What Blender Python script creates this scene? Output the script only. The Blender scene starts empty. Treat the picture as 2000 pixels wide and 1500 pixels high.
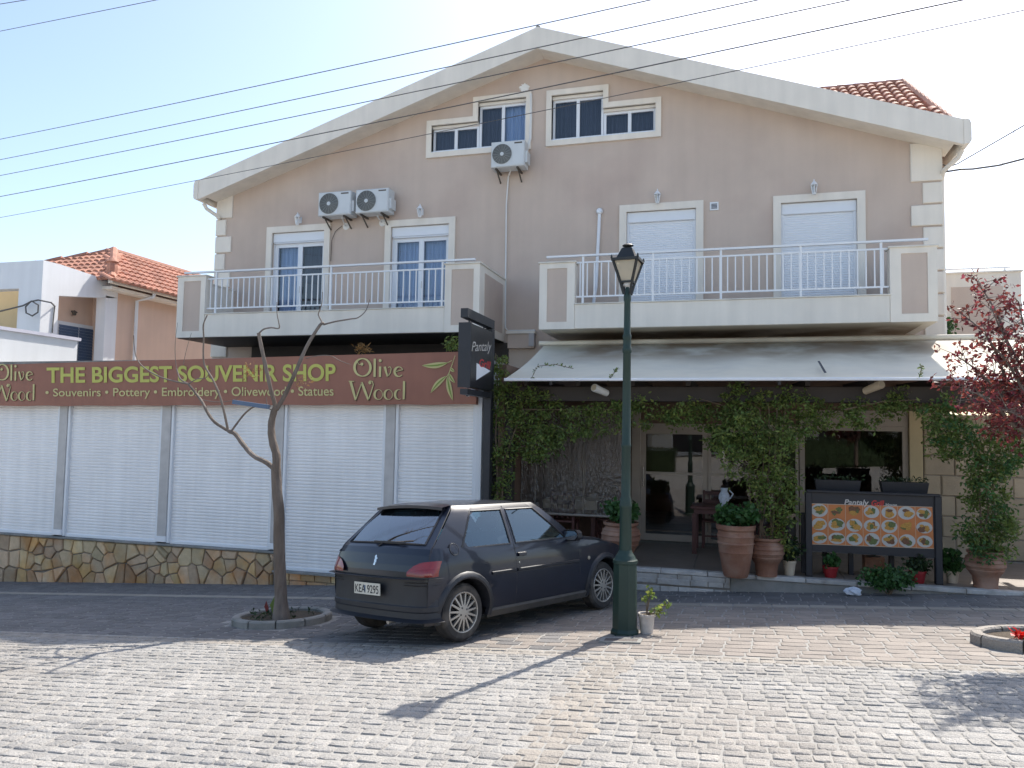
import bpy, bmesh, math, random
from mathutils import Vector, Matrix
from mathutils.geometry import tessellate_polygon
random.seed(7)
R = math.radians
scene = bpy.context.scene
col = scene.collection

# ---------------------------------------------------------------- camera
IMG_F = 1500.0
YAW, PITCH, ROLL = R(16.134), R(3.613), R(1.018)
HC = 1.525
CAM = Vector((0, 0, HC))
_fw = Vector((-math.sin(YAW)*math.cos(PITCH), math.cos(YAW)*math.cos(PITCH), math.sin(PITCH)))
_rt = Vector((math.cos(YAW), math.sin(YAW), 0))
_up = _rt.cross(_fw)
RT = _rt*math.cos(ROLL) + _up*math.sin(ROLL)
UP = _up*math.cos(ROLL) - _rt*math.sin(ROLL)
cam = bpy.data.cameras.new('camera')
cam.lens = 27.0; cam.sensor_width = 36.0; cam.clip_end = 3000; cam.clip_start = 0.05
camo = bpy.data.objects.new('camera', cam); col.objects.link(camo)
camo.matrix_world = Matrix(((RT.x, UP.x, -_fw.x, CAM.x), (RT.y, UP.y, -_fw.y, CAM.y), (RT.z, UP.z, -_fw.z, CAM.z), (0, 0, 0, 1)))
scene.camera = camo
scene.render.resolution_x = 1024; scene.render.resolution_y = 768

# ---------------------------------------------------------------- light
SUN = Vector((0.2166, 0.6065, 0.7650)).normalized()
world = bpy.data.worlds.new('World'); scene.world = world; world.use_nodes = True
wn = world.node_tree.nodes; wl = world.node_tree.links
sky = wn.new('ShaderNodeTexSky'); sky.sky_type = 'NISHITA'; sky.sun_disc = False
sky.sun_elevation = math.asin(SUN.z); sky.sun_rotation = math.atan2(SUN.x, SUN.y)
sky.air_density = 1.0; sky.dust_density = 1.8; sky.ozone_density = 0.6
wl.new(sky.outputs[0], wn['Background'].inputs[0]); wn['Background'].inputs[1].default_value = 0.15
sl = bpy.data.lights.new('sun', 'SUN'); sl.energy = 3.9; sl.angle = R(0.53); sl.color = (1, 0.95, 0.87)
so = bpy.data.objects.new('sun', sl); col.objects.link(so)
so.rotation_euler = SUN.to_track_quat('Z', 'Y').to_euler(); so.location = (3, 10, 30)
scene.view_settings.view_transform = 'Standard'; scene.view_settings.look = 'None'
scene.view_settings.exposure = 0.87; scene.view_settings.gamma = 1.0
scene.view_settings.use_curve_mapping = False

# ---------------------------------------------------------------- photo pixel -> place
GA, GB = 0.061, -0.055                       # the street rises to the right and falls to the houses
def gz(x, y): return GA*x + GB*y
def ray(u, v): return _fw + RT*((u-1000)/IMG_F) - UP*((v-750)/IMG_F)
def atY(u, v, Y): d = ray(u, v); return CAM + d*(Y/d.y)
def atX(u, v, X): d = ray(u, v); return CAM + d*(X/d.x)
def atZ(u, v, Z): d = ray(u, v); return CAM + d*((Z-HC)/d.z)
def G(u, v):
    d = ray(u, v); return CAM + d*(HC/(GA*d.x + GB*d.y - d.z))
def X_(u, v, Y): return atY(u, v, Y).x
def Z_(u, v, Y): return atY(u, v, Y).z

# ---------------------------------------------------------------- materials
MATS = {}
def nd(nt, t, **k):
    n = nt.nodes.new(t)
    for a, b in k.items(): setattr(n, a, b)
    return n
def pm(name, c, rough=0.6, var=0.08, scale=6.0, bump=0.0, bscale=60.0, metal=0.0, spec=0.5, island=0.0, streak=0.0, c2=None, c2scale=2.0, c2lo=0.45, c2hi=0.65, hue=0.0, trans=0.0, coat=0.0, fine=0.0, stretch=(1, 1, 1)):
    m = bpy.data.materials.new(name); m.use_nodes = True; MATS[name] = m
    nt = m.node_tree; L = nt.links; b = nt.nodes['Principled BSDF']
    b.inputs['Roughness'].default_value = rough; b.inputs['Metallic'].default_value = metal
    b.inputs['Specular IOR Level'].default_value = spec; b.inputs['Coat Weight'].default_value = coat; b.inputs['Coat Roughness'].default_value = 0.06
    pos = nd(nt, 'ShaderNodeNewGeometry')
    mp = nd(nt, 'ShaderNodeMapping'); L.new(pos.outputs['Position'], mp.inputs[0]); mp.inputs['Scale'].default_value = stretch
    def noise(sc, det=4, src=None):
        n = nd(nt, 'ShaderNodeTexNoise'); n.inputs['Scale'].default_value = sc; n.inputs['Detail'].default_value = det
        L.new((src or mp).outputs[0], n.inputs['Vector']); return n
    base = nd(nt, 'ShaderNodeRGB'); base.outputs[0].default_value = (*c, 1); cur = base.outputs[0]
    if c2 is not None:
        n = noise(c2scale, 5); mr = nd(nt, 'ShaderNodeMapRange'); L.new(n.outputs[0], mr.inputs[0])
        mr.inputs[1].default_value = c2lo; mr.inputs[2].default_value = c2hi
        mx = nd(nt, 'ShaderNodeMixRGB'); L.new(mr.outputs[0], mx.inputs[0]); L.new(cur, mx.inputs[1]); mx.inputs[2].default_value = (*c2, 1); cur = mx.outputs[0]
    val = None
    def mulv(src, lo, hi):
        nonlocal val
        mr = nd(nt, 'ShaderNodeMapRange'); L.new(src, mr.inputs[0]); mr.inputs[1].default_value = 0.25; mr.inputs[2].default_value = 0.75
        mr.inputs[3].default_value = lo; mr.inputs[4].default_value = hi
        if val is None: val = mr.outputs[0]
        else:
            mm = nd(nt, 'ShaderNodeMath', operation='MULTIPLY'); L.new(val, mm.inputs[0]); L.new(mr.outputs[0], mm.inputs[1]); val = mm.outputs[0]
    if var: mulv(noise(scale).outputs[0], 1-var, 1+var)
    if fine: mulv(noise(180, 2).outputs[0], 1-fine, 1+fine)
    if streak:
        sm = nd(nt, 'ShaderNodeMapping'); L.new(pos.outputs['Position'], sm.inputs[0]); sm.inputs['Scale'].default_value = (3.0, 3.0, 0.22)
        mulv(noise(1.6, 6, sm).outputs[0], 1-streak, 1+streak)
    if island:
        oi = nd(nt, 'ShaderNodeObjectInfo'); ad = nd(nt, 'ShaderNodeMath', operation='ADD'); L.new(pos.outputs['Random Per Island'], ad.inputs[0]); L.new(oi.outputs['Random'], ad.inputs[1])
        fr = nd(nt, 'ShaderNodeMath', operation='FRACT'); L.new(ad.outputs[0], fr.inputs[0])
        mr = nd(nt, 'ShaderNodeMapRange'); L.new(fr.outputs[0], mr.inputs[0]); mr.inputs[3].default_value = 1-island; mr.inputs[4].default_value = 1+island
        if val is None: val = mr.outputs[0]
        else:
            mm = nd(nt, 'ShaderNodeMath', operation='MULTIPLY'); L.new(val, mm.inputs[0]); L.new(mr.outputs[0], mm.inputs[1]); val = mm.outputs[0]
        if hue:
            f2 = nd(nt, 'ShaderNodeMath', operation='MULTIPLY'); L.new(fr.outputs[0], f2.inputs[0]); f2.inputs[1].default_value = 7.31
            f3 = nd(nt, 'ShaderNodeMath', operation='FRACT'); L.new(f2.outputs[0], f3.inputs[0])
            hs = nd(nt, 'ShaderNodeHueSaturation'); L.new(cur, hs.inputs['Color'])
            m2 = nd(nt, 'ShaderNodeMapRange'); L.new(f3.outputs[0], m2.inputs[0]); m2.inputs[3].default_value = 0.5-hue; m2.inputs[4].default_value = 0.5+hue
            L.new(m2.outputs[0], hs.inputs['Hue']); cur = hs.outputs[0]
    if val is not None:
        vm = nd(nt, 'ShaderNodeVectorMath', operation='SCALE'); L.new(cur, vm.inputs[0]); L.new(val, vm.inputs['Scale']); cur = vm.outputs[0]
    L.new(cur, b.inputs['Base Color'])
    if bump:
        n = noise(bscale, 6); bp = nd(nt, 'ShaderNodeBump'); bp.inputs['Strength'].default_value = bump; bp.inputs['Distance'].default_value = 0.02
        L.new(n.outputs[0], bp.inputs['Height']); L.new(bp.outputs[0], b.inputs['Normal'])
    if trans:
        tr = nd(nt, 'ShaderNodeBsdfTranslucent'); L.new(cur, tr.inputs[0]); ms = nd(nt, 'ShaderNodeMixShader'); ms.inputs[0].default_value = trans
        out = nt.nodes['Material Output']; L.new(b.outputs[0], ms.inputs[1]); L.new(tr.outputs[0], ms.inputs[2]); L.new(ms.outputs[0], out.inputs[0])
    return m
def glass(name, tint=(0.8, 0.85, 0.88), ior=1.5, rough=0.0, wav=None, refl=1.0, gcol_=(1, 1, 1), haze=0.0):
    m = bpy.data.materials.new(name); m.use_nodes = True; nt = m.node_tree; L = nt.links; MATS[name] = m
    for n in list(nt.nodes):
        if n.type != 'OUTPUT_MATERIAL': nt.nodes.remove(n)
    out = nt.nodes['Material Output']
    t = nd(nt, 'ShaderNodeBsdfTransparent'); t.inputs[0].default_value = (*tint, 1)
    g = nd(nt, 'ShaderNodeBsdfGlossy'); g.inputs['Roughness'].default_value = rough; g.inputs[0].default_value = (*gcol_, 1)
    fr = nd(nt, 'ShaderNodeFresnel'); fr.inputs[0].default_value = ior
    mu = nd(nt, 'ShaderNodeMath', operation='MULTIPLY', use_clamp=True); L.new(fr.outputs[0], mu.inputs[0]); mu.inputs[1].default_value = refl
    ms = nd(nt, 'ShaderNodeMixShader'); L.new(mu.outputs[0], ms.inputs[0]); L.new(t.outputs[0], ms.inputs[1]); L.new(g.outputs[0], ms.inputs[2]); L.new(ms.outputs[0], out.inputs[0])
    if wav:
        pos = nd(nt, 'ShaderNodeNewGeometry'); mp = nd(nt, 'ShaderNodeMapping'); mp.inputs['Scale'].default_value = wav; L.new(pos.outputs[0], mp.inputs[0])
        n = nd(nt, 'ShaderNodeTexNoise'); n.inputs['Scale'].default_value = 6; n.inputs['Detail'].default_value = 2; L.new(mp.outputs[0], n.inputs['Vector'])
        bp = nd(nt, 'ShaderNodeBump'); bp.inputs['Strength'].default_value = 1.0; bp.inputs['Distance'].default_value = 0.035; L.new(n.outputs[0], bp.inputs['Height'])
        L.new(bp.outputs[0], g.inputs['Normal'])
    if haze:
        df = nd(nt, 'ShaderNodeBsdfDiffuse'); df.inputs[0].default_value = (0.6, 0.58, 0.54, 1); m2 = nd(nt, 'ShaderNodeMixShader'); m2.inputs[0].default_value = haze; L.new(ms.outputs[0], m2.inputs[1]); L.new(df.outputs[0], m2.inputs[2]); L.new(m2.outputs[0], out.inputs[0])
    return m

pm('stucco', (0.585, 0.472, 0.392), 0.9, var=0.06, scale=1.2, bump=0.3, bscale=90, streak=0.04, fine=0.03, c2=(0.52, 0.405, 0.34), c2scale=0.7, c2lo=0.5, c2hi=0.75)
pm('cream', (0.80, 0.735, 0.64), 0.85, var=0.05, scale=2, bump=0.15, bscale=90, streak=0.07)
pm('cream_dirty', (0.70, 0.66, 0.58), 0.85, var=0.05, scale=2, bump=0.12, bscale=90, streak=0.10, c2=(0.50, 0.42, 0.30), c2scale=0.9, c2lo=0.58, c2hi=0.85)
pm('stucco_peach', (0.68, 0.50, 0.39), 0.9, var=0.05, scale=1.5, bump=0.2, streak=0.05)
pm('white_wall', (0.74, 0.75, 0.76), 0.9, var=0.04, scale=1.5, bump=0.15, streak=0.05)
pm('lilac_wall', (0.60, 0.59, 0.66), 0.9, var=0.05, bump=0.15)
pm('white_pvc', (0.78, 0.80, 0.83), 0.35, var=0.015)
pm('white_metal', (0.78, 0.79, 0.80), 0.4, var=0.03, scale=3)
pm('shutter_white', (0.84, 0.82, 0.80), 0.5, var=0.05, scale=1.2, streak=0.07)
pm('post_grey', (0.50, 0.475, 0.45), 0.6, var=0.12, scale=5, streak=0.08)
pm('roof_tile', (0.44, 0.21, 0.14), 0.8, var=0.12, scale=4, island=0.22, bump=0.2, c2=(0.36, 0.16, 0.11), c2scale=2)
pm('roof_under', (0.22, 0.09, 0.06), 0.9, var=0.1)
pm('blue_shutter', (0.085, 0.13, 0.21), 0.5, var=0.05)
pm('banner', (0.29, 0.118, 0.075), 0.55, var=0.09, scale=2.0, streak=0.07)
pm('lime', (0.50, 0.49, 0.11), 0.6, var=0.06, scale=5)
pm('pale_lime', (0.56, 0.50, 0.22), 0.6, var=0.06, scale=5)
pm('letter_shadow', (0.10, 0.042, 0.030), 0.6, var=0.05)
pm('leaf_green_print', (0.20, 0.30, 0.05), 0.6, var=0.05)
pm('stone', (0.48, 0.36, 0.225), 0.85, var=0.16, scale=9, island=0.30, hue=0.012, bump=0.5, bscale=25, c2=(0.50, 0.27, 0.10), c2scale=1.7, c2lo=0.48, c2hi=0.68, fine=0.12)
pm('mortar', (0.24, 0.21, 0.175), 0.95, var=0.15, bump=0.4, bscale=40)
pm('concrete', (0.29, 0.275, 0.25), 0.9, var=0.15, scale=4, bump=0.4, bscale=50, c2=(0.20, 0.20, 0.18), c2scale=2.5, fine=0.1)
pm('white_stone', (0.50, 0.475, 0.44), 0.8, var=0.16, scale=6, bump=0.6, bscale=30, island=0.16, c2=(0.30, 0.27, 0.23), c2scale=5, c2lo=.5, c2hi=.75)
pm('cobble', (0.305, 0.29, 0.268), 0.8, var=0.10, scale=3, island=0.13, bump=0.8, bscale=55, fine=0.42, c2=(0.29, 0.265, 0.235), c2scale=0.35, c2lo=0.45, c2hi=0.62)
pm('cobble_beige', (0.30, 0.268, 0.23), 0.8, var=0.10, scale=3, island=0.12, bump=0.7, bscale=55, fine=0.18)
pm('paver', (0.25, 0.215, 0.185), 0.78, var=0.10, scale=2, island=0.13, bump=0.5, bscale=45, fine=0.12)
pm('paver_grey', (0.155, 0.146, 0.140), 0.78, var=0.12, scale=2, island=0.16, bump=0.5, bscale=45, fine=0.14)
pm('strip_slab', (0.34, 0.30, 0.25), 0.8, var=0.08, scale=4, island=0.08, bump=0.35, bscale=50, fine=0.08)
pm('sand_joint', (0.32, 0.305, 0.28), 0.95, var=0.14, scale=5, bump=0.5, bscale=70, fine=0.2)
pm('soil', (0.075, 0.055, 0.035), 0.95, var=0.3, scale=20, bump=0.8, bscale=60)
pm('ground_far', (0.30, 0.29, 0.27), 0.95, var=0.15, scale=0.5)
pm('bark', (0.135, 0.103, 0.08), 0.8, var=0.28, scale=14, bump=1.0, bscale=30, stretch=(1, 1, 0.3), c2=(0.20, 0.165, 0.14), c2scale=3)
pm('twig', (0.16, 0.125, 0.10), 0.6, var=0.12, scale=8)
pm('vine_wood', (0.16, 0.115, 0.075), 0.85, var=0.2, scale=10)
pm('leaf_green', (0.14, 0.195, 0.048), 0.5, var=0.25, scale=3, island=0.45, hue=0.03, trans=0.35)
pm('leaf_light', (0.17, 0.22, 0.05), 0.5, var=0.25, scale=3, island=0.4, hue=0.03, trans=0.4)
pm('leaf_geranium', (0.045, 0.115, 0.028), 0.55, var=0.2, scale=5, island=0.35, trans=0.3)
pm('leaf_red', (0.19, 0.042, 0.040), 0.42, var=0.3, scale=4, island=0.5, hue=0.02, trans=0.55)
pm('leaf_dry', (0.30, 0.17, 0.06), 0.7, var=0.2, island=0.3, trans=0.3)
pm('leaf_dark', (0.03, 0.055, 0.018), 0.55, var=0.2, island=0.4, trans=0.25)
pm('terracotta', (0.25, 0.118, 0.072), 0.85, var=0.15, scale=4, bump=0.4, bscale=40, c2=(0.33, 0.20, 0.14), c2scale=3, streak=0.08)
pm('pot_red', (0.30, 0.018, 0.022), 0.45, var=0.08)
pm('pot_cream', (0.52, 0.43, 0.32), 0.75, var=0.1, bump=0.2)
pm('pot_grey', (0.52, 0.47, 0.42), 0.8, var=0.15, scale=14, bump=0.4, bscale=40)
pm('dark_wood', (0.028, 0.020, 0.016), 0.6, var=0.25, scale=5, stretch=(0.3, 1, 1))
pm('red_wood', (0.075, 0.021, 0.017), 0.5, var=0.2, scale=6)
pm('charcoal', (0.020, 0.021, 0.026), 0.5, var=0.1)
pm('sign_black', (0.018, 0.018, 0.022), 0.35, var=0.1)
pm('sign_white', (0.78, 0.80, 0.82), 0.4, var=0.02)
pm('sign_red', (0.50, 0.03, 0.03), 0.4, var=0.05)
pm('sign_chalk', (0.50, 0.47, 0.43), 0.5, var=0.1)
pm('alu_beige', (0.34, 0.29, 0.245), 0.45, var=0.05, metal=0.2)
pm('block_stone', (0.40, 0.32, 0.225), 0.85, var=0.12, scale=3, bump=0.5, bscale=30, island=0.12)
pm('yellow_render', (0.50, 0.40, 0.24), 0.9, var=0.08, scale=2, bump=0.2)
pm('brown_wall', (0.16, 0.10, 0.07), 0.9, var=0.1, bump=0.2)
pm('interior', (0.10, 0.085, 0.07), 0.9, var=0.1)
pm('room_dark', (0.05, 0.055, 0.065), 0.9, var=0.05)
pm('terrace_tile', (0.19, 0.15, 0.12), 0.55, var=0.14, scale=3, bump=0.1)
pm('awning', (0.76, 0.71, 0.57), 0.75, var=0.05, scale=1.0, streak=0.03, trans=0.15, c2=(0.60, 0.58, 0.50), c2scale=0.6, c2lo=0.5, c2hi=0.75)
pm('lamp_green', (0.012, 0.034, 0.026), 0.55, var=0.12, scale=6, bump=0.06, bscale=30)
pm('lamp_black', (0.018, 0.020, 0.020), 0.5, var=0.15)
pm('lamp_glass', (0.72, 0.66, 0.54), 0.25, var=0.05, trans=0.55)
pm('cable', (0.10, 0.095, 0.09), 0.6, var=0.0)
pm('pipe_white', (0.72, 0.71, 0.68), 0.45, var=0.03)
pm('pipe_grey', (0.42, 0.40, 0.40), 0.5, var=0.05)
pm('plaster_patch', (0.82, 0.81, 0.78), 0.9, var=0.03, bump=0.4)
pm('ac_body', (0.62, 0.64, 0.64), 0.45, var=0.04, scale=4, streak=0.03)
pm('ac_fan', (0.10, 0.105, 0.10), 0.5, var=0.05)
pm('ac_grille', (0.30, 0.31, 0.30), 0.45, var=0.0)
pm('bracket', (0.09, 0.075, 0.06), 0.7, var=0.3, scale=12)
pm('curtain_blue', (0.46, 0.58, 0.76), 0.8, var=0.15, scale=2, stretch=(8, 1, 0.1))
pm('curtain_dark', (0.07, 0.08, 0.11), 0.8, var=0.1)
pm('car_paint', (0.008, 0.0115, 0.023), 0.38, var=0.2, scale=2.5, spec=0.3, coat=0.6, fine=0.05)
pm('car_plastic', (0.016, 0.018, 0.024), 0.5, var=0.15, scale=6)
pm('car_dust', (0.06, 0.055, 0.05), 0.7, var=0.2, scale=10)
pm('car_rubber', (0.030, 0.028, 0.027), 0.8, var=0.2, scale=12, c2=(0.075, 0.066, 0.058), c2scale=6)
pm('rim_alloy', (0.42, 0.40, 0.37), 0.4, var=0.1, metal=0.7)
pm('seat_fabric', (0.07, 0.08, 0.10), 0.9, var=0.2)
pm('seat_light', (0.40, 0.46, 0.50), 0.8, var=0.15)
pm('tail_red', (0.22, 0.006, 0.008), 0.15, var=0.05, coat=0.6)
pm('tail_pink', (0.25, 0.022, 0.022), 0.15, var=0.05, coat=0.6)
pm('chrome', (0.62, 0.62, 0.62), 0.2, var=0.0, metal=1.0)
pm('plate_white', (0.62, 0.60, 0.52), 0.5, var=0.06, scale=20)
pm('ink', (0.02, 0.02, 0.025), 0.5, var=0.0)
pm('bag', (0.62, 0.65, 0.70), 0.4, var=0.2, scale=20)
pm('menu_orange', (0.50, 0.165, 0.045), 0.45, var=0.12, scale=8)
pm('menu_plate', (0.46, 0.45, 0.42), 0.45, var=0.06)
pm('food_brown', (0.14, 0.060, 0.028), 0.5, var=0.4, scale=60)
pm('food_yellow', (0.44, 0.23, 0.04), 0.5, var=0.3, scale=50)
pm('food_green', (0.10, 0.13, 0.035), 0.5, var=0.4, scale=60)
pm('flower_red', (0.60, 0.02, 0.015), 0.5, var=0.15, trans=0.3)
pm('manhole', (0.12, 0.10, 0.09), 0.6, var=0.2, scale=20, bump=0.4)
pm('vase', (0.60, 0.65, 0.74), 0.3, var=0.2, scale=25)
glass('window_glass', (0.74, 0.80, 0.88), 1.55, refl=1.3)
glass('car_glass', (0.50, 0.78, 0.78), 1.45, refl=0.3)
glass('car_glass_side', (0.34, 0.44, 0.48), 1.6, refl=2.0, gcol_=(0.72, 0.9, 1.0))
glass('shop_glass', (0.75, 0.76, 0.74), 1.6, refl=1.6)
glass('wavy_glass', (0.62, 0.61, 0.59), 1.6, haze=0.05, wav=(7.5, 1, 1.9), refl=1.35)
glass('lantern_glass', (0.85, 0.87, 0.88), 1.45)

def brown_fade(name, y0, y1, x0, x1, col_=(0.20, 0.12, 0.055), amt=0.85):
    """brown tone mixed into the base colour, strongest towards the wall and in the middle of the terrace"""
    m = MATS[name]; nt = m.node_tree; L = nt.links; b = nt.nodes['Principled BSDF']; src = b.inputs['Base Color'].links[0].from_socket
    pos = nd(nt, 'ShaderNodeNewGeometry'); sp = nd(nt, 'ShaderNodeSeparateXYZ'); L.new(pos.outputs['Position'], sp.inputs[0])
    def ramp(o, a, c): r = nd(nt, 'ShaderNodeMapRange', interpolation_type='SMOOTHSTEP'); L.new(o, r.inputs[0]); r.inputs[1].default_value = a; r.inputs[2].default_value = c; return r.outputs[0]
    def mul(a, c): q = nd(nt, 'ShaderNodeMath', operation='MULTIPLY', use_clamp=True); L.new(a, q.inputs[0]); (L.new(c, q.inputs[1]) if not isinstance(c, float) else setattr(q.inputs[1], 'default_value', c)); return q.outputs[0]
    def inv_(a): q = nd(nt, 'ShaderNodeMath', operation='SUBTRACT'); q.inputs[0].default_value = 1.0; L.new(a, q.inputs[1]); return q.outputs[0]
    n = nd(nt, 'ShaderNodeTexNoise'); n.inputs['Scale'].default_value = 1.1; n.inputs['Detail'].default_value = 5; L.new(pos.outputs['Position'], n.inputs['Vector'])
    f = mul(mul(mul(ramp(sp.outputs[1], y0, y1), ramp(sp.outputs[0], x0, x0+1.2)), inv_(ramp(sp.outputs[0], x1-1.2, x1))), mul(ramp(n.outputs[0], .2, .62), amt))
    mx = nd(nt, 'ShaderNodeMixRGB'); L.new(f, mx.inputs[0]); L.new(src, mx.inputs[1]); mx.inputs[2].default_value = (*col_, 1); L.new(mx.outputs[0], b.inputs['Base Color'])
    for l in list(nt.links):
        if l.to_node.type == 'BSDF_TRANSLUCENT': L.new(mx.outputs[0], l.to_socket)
brown_fade('awning', 12.2, 13.9, -3.6, 4.0)  # browner towards the house wall
pm('cream_brown', (0.78, 0.72, 0.60), 0.85, var=0.05, scale=2, bump=0.12, bscale=90)
brown_fade('cream_brown', 13.9, 14.9, -3.6, 4.0)
# ---------------------------------------------------------------- mesh builder
ORG = {}
class MB:
    def __init__(s): s.v = []; s.f = []; s.m = []; s.cm = 0
    def add(s, vs, fs):
        o = len(s.v); s.v += [tuple(p) for p in vs]; s.f += [tuple(i+o for i in f) for f in fs]; s.m += [s.cm]*len(fs); return s
    def box(s, x0, x1, y0, y1, z0, z1):
        return s.add([(x0, y0, z0), (x1, y0, z0), (x1, y1, z0), (x0, y1, z0), (x0, y0, z1), (x1, y0, z1), (x1, y1, z1), (x0, y1, z1)],
                     [(0, 3, 2, 1), (4, 5, 6, 7), (0, 1, 5, 4), (1, 2, 6, 5), (2, 3, 7, 6), (3, 0, 4, 7)])
    def bbox(s, x0, x1, y0, y1, z0, z1, b=0.01):      # box with chamfered edges on its front (min y) face
        b = min(b, abs(x1-x0)*0.4, abs(z1-z0)*0.4)
        return s.add([(x0, y0+b, z0), (x1, y0+b, z0), (x1, y0+b, z1), (x0, y0+b, z1), (x0+b, y0, z0+b), (x1-b, y0, z0+b), (x1-b, y0, z1-b), (x0+b, y0, z1-b), (x0, y1, z0), (x1, y1, z0), (x1, y1, z1), (x0, y1, z1)],
                     [(4, 5, 6, 7), (0, 1, 5, 4), (1, 2, 6, 5), (2, 3, 7, 6), (3, 0, 4, 7), (8, 9, 1, 0), (9, 10, 2, 1), (10, 11, 3, 2), (11, 8, 0, 3), (11, 10, 9, 8)])
    def bar(s, p, q, w, h=None, up=(0, 0, 1)):
        p = Vector(p); q = Vector(q); h = h or w; d = (q-p).normalized(); u = Vector(up)
        if abs(d.dot(u)) > 0.98: u = Vector((0, 1, 0))
        a = d.cross(u).normalized()*(w/2); b = a.cross(d).normalized()*(h/2)
        vs = [p-a-b, p+a-b, p+a+b, p-a+b, q-a-b, q+a-b, q+a+b, q-a+b]
        return s.add(vs, [(0, 1, 2, 3), (7, 6, 5, 4), (0, 4, 5, 1), (1, 5, 6, 2), (2, 6, 7, 3), (3, 7, 4, 0)])
    def tube(s, pts, rad, n=8, cap=True):
        pts = [Vector(p) for p in pts]
        if not hasattr(rad, '__len__'): rad = [rad]*len(pts)
        o = len(s.v); vs = []; a = None
        for i, p in enumerate(pts):
            d = (pts[min(i+1, len(pts)-1)] - pts[max(i-1, 0)])
            d = d.normalized() if d.length > 1e-9 else Vector((0, 0, 1))
            if a is None:
                a = d.orthogonal().normalized()
            else:
                a = (a - d*a.dot(d)); a = a.normalized() if a.length > 1e-6 else d.orthogonal().normalized()
            b = d.cross(a)
            for k in range(n):
                t = 2*math.pi*k/n; vs.append(p + a*(math.cos(t)*rad[i]) + b*(math.sin(t)*rad[i]))
        fs = []
        for i in range(len(pts)-1):
            for k in range(n):
                fs.append((i*n+k, i*n+(k+1) % n, (i+1)*n+(k+1) % n, (i+1)*n+k))
        if cap: fs.append(tuple(range(n-1, -1, -1))); fs.append(tuple((len(pts)-1)*n+k for k in range(n)))
        return s.add(vs, fs)
    def lathe(s, prof, c=(0, 0, 0), n=24, axis='z', sq=None):
        vs = []; c = Vector(c)
        for r, h in prof:
            for k in range(n):
                t = 2*math.pi*(k+0.5)/n; a, b = r*math.cos(t), r*math.sin(t)
                vs.append(c + (Vector((a, b, h)) if axis == 'z' else Vector((a, h, b)) if axis == 'y' else Vector((h, a, b))))
        fs = []
        for i in range(len(prof)-1):
            for k in range(n):
                q = (i*n+k, i*n+(k+1) % n, (i+1)*n+(k+1) % n, (i+1)*n+k)
                fs.append(q if axis != 'y' else q[::-1])
        return s.add(vs, fs)
    def grid(s, rows):
        n = len(rows[0]); vs = [p for r in rows for p in r]
        return s.add(vs, [(i*n+j, i*n+j+1, (i+1)*n+j+1, (i+1)*n+j) for i in range(len(rows)-1) for j in range(n-1)])
    def prism(s, poly, y0, y1):                        # polygon in (x,z), facing -y, extruded y0..y1
        n = len(poly); vs = [(x, y0, z) for x, z in poly] + [(x, y1, z) for x, z in poly]
        tri = tessellate_polygon([[Vector((x, z, 0)) for x, z in poly]])
        ar = sum(poly[i][0]*poly[(i+1) % n][1]-poly[(i+1) % n][0]*poly[i][1] for i in range(n))
        fs = []
        for t in tri:
            a, b, c = t; x = (poly[b][0]-poly[a][0])*(poly[c][1]-poly[a][1])-(poly[b][1]-poly[a][1])*(poly[c][0]-poly[a][0])
            if x < 0: a, b, c = a, c, b
            fs.append((a, b, c)); fs.append((c+n, b+n, a+n))
        for i in range(n):
            j = (i+1) % n; fs.append((i, i+n, j+n, j) if ar > 0 else (i, j, j+n, i+n))
        return s.add(vs, fs)
    def build(s, name, mat, parent=None, smooth=False, org=None, angle=40):
        o0 = Vector(org) if org is not None else (ORG[parent.name] if parent is not None else Vector((0, 0, 0)))
        me = bpy.data.meshes.new(name); me.from_pydata([tuple(Vector(p)-o0) for p in s.v], [], s.f)
        for m in (mat if isinstance(mat, (list, tuple)) else [mat]): me.materials.append(MATS[m])
        if isinstance(mat, (list, tuple)): me.polygons.foreach_set('material_index', s.m)
        if smooth:
            me.polygons.foreach_set('use_smooth', [True]*len(me.polygons)); me.set_sharp_from_angle(angle=R(angle))
        me.update()
        ob = bpy.data.objects.new(name, me); col.objects.link(ob)
        if parent is not None: ob.parent = parent; ORG[ob.name] = ORG[parent.name]
        else: ob.location = o0; ORG[ob.name] = o0
        return ob
def tag(o, label, cat, group=None):
    o['label'] = label; o['category'] = cat
    if group: o['group'] = group
    return o
def thing(name, label, cat, loc=(0, 0, 0), group=None):
    o = bpy.data.objects.new(name, None); col.objects.link(o); o.location = loc; o.empty_display_size = 0.2
    ORG[o.name] = Vector(loc); return tag(o, label, cat, group)
def struct(o): o['kind'] = 'structure'; return o
def stuff(o): o['kind'] = 'stuff'; return o
def boxp(name, mat, parent, *a, bev=0): return (MB().bbox(*a, b=bev) if bev else MB().box(*a)).build(name, mat, parent)
def dup_mesh(src, parent=None, loc=None, rotz=None):
    c = src.copy(); col.objects.link(c)
    if parent is not None: c.parent = parent
    if loc is not None: c.location = loc
    if rotz is not None: c.rotation_euler = (0, 0, rotz)
    return c
def text_polys(txt, bold=0.0, shear=0.0, space=1.0):
    cu = bpy.data.curves.new('lettering', 'FONT'); cu.body = txt; cu.size = 1; cu.offset = bold; cu.shear = shear; cu.space_character = space
    ob = bpy.data.objects.new('lettering', cu); col.objects.link(ob)
    dg = bpy.context.evaluated_depsgraph_get(); me = ob.evaluated_get(dg).to_mesh()
    vs = [(v.co.x, v.co.y) for v in me.vertices]; fs = [tuple(p.vertices) for p in me.polygons]
    ob.evaluated_get(dg).to_mesh_clear(); bpy.data.objects.remove(ob); bpy.data.curves.remove(cu)
    return vs, fs
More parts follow.
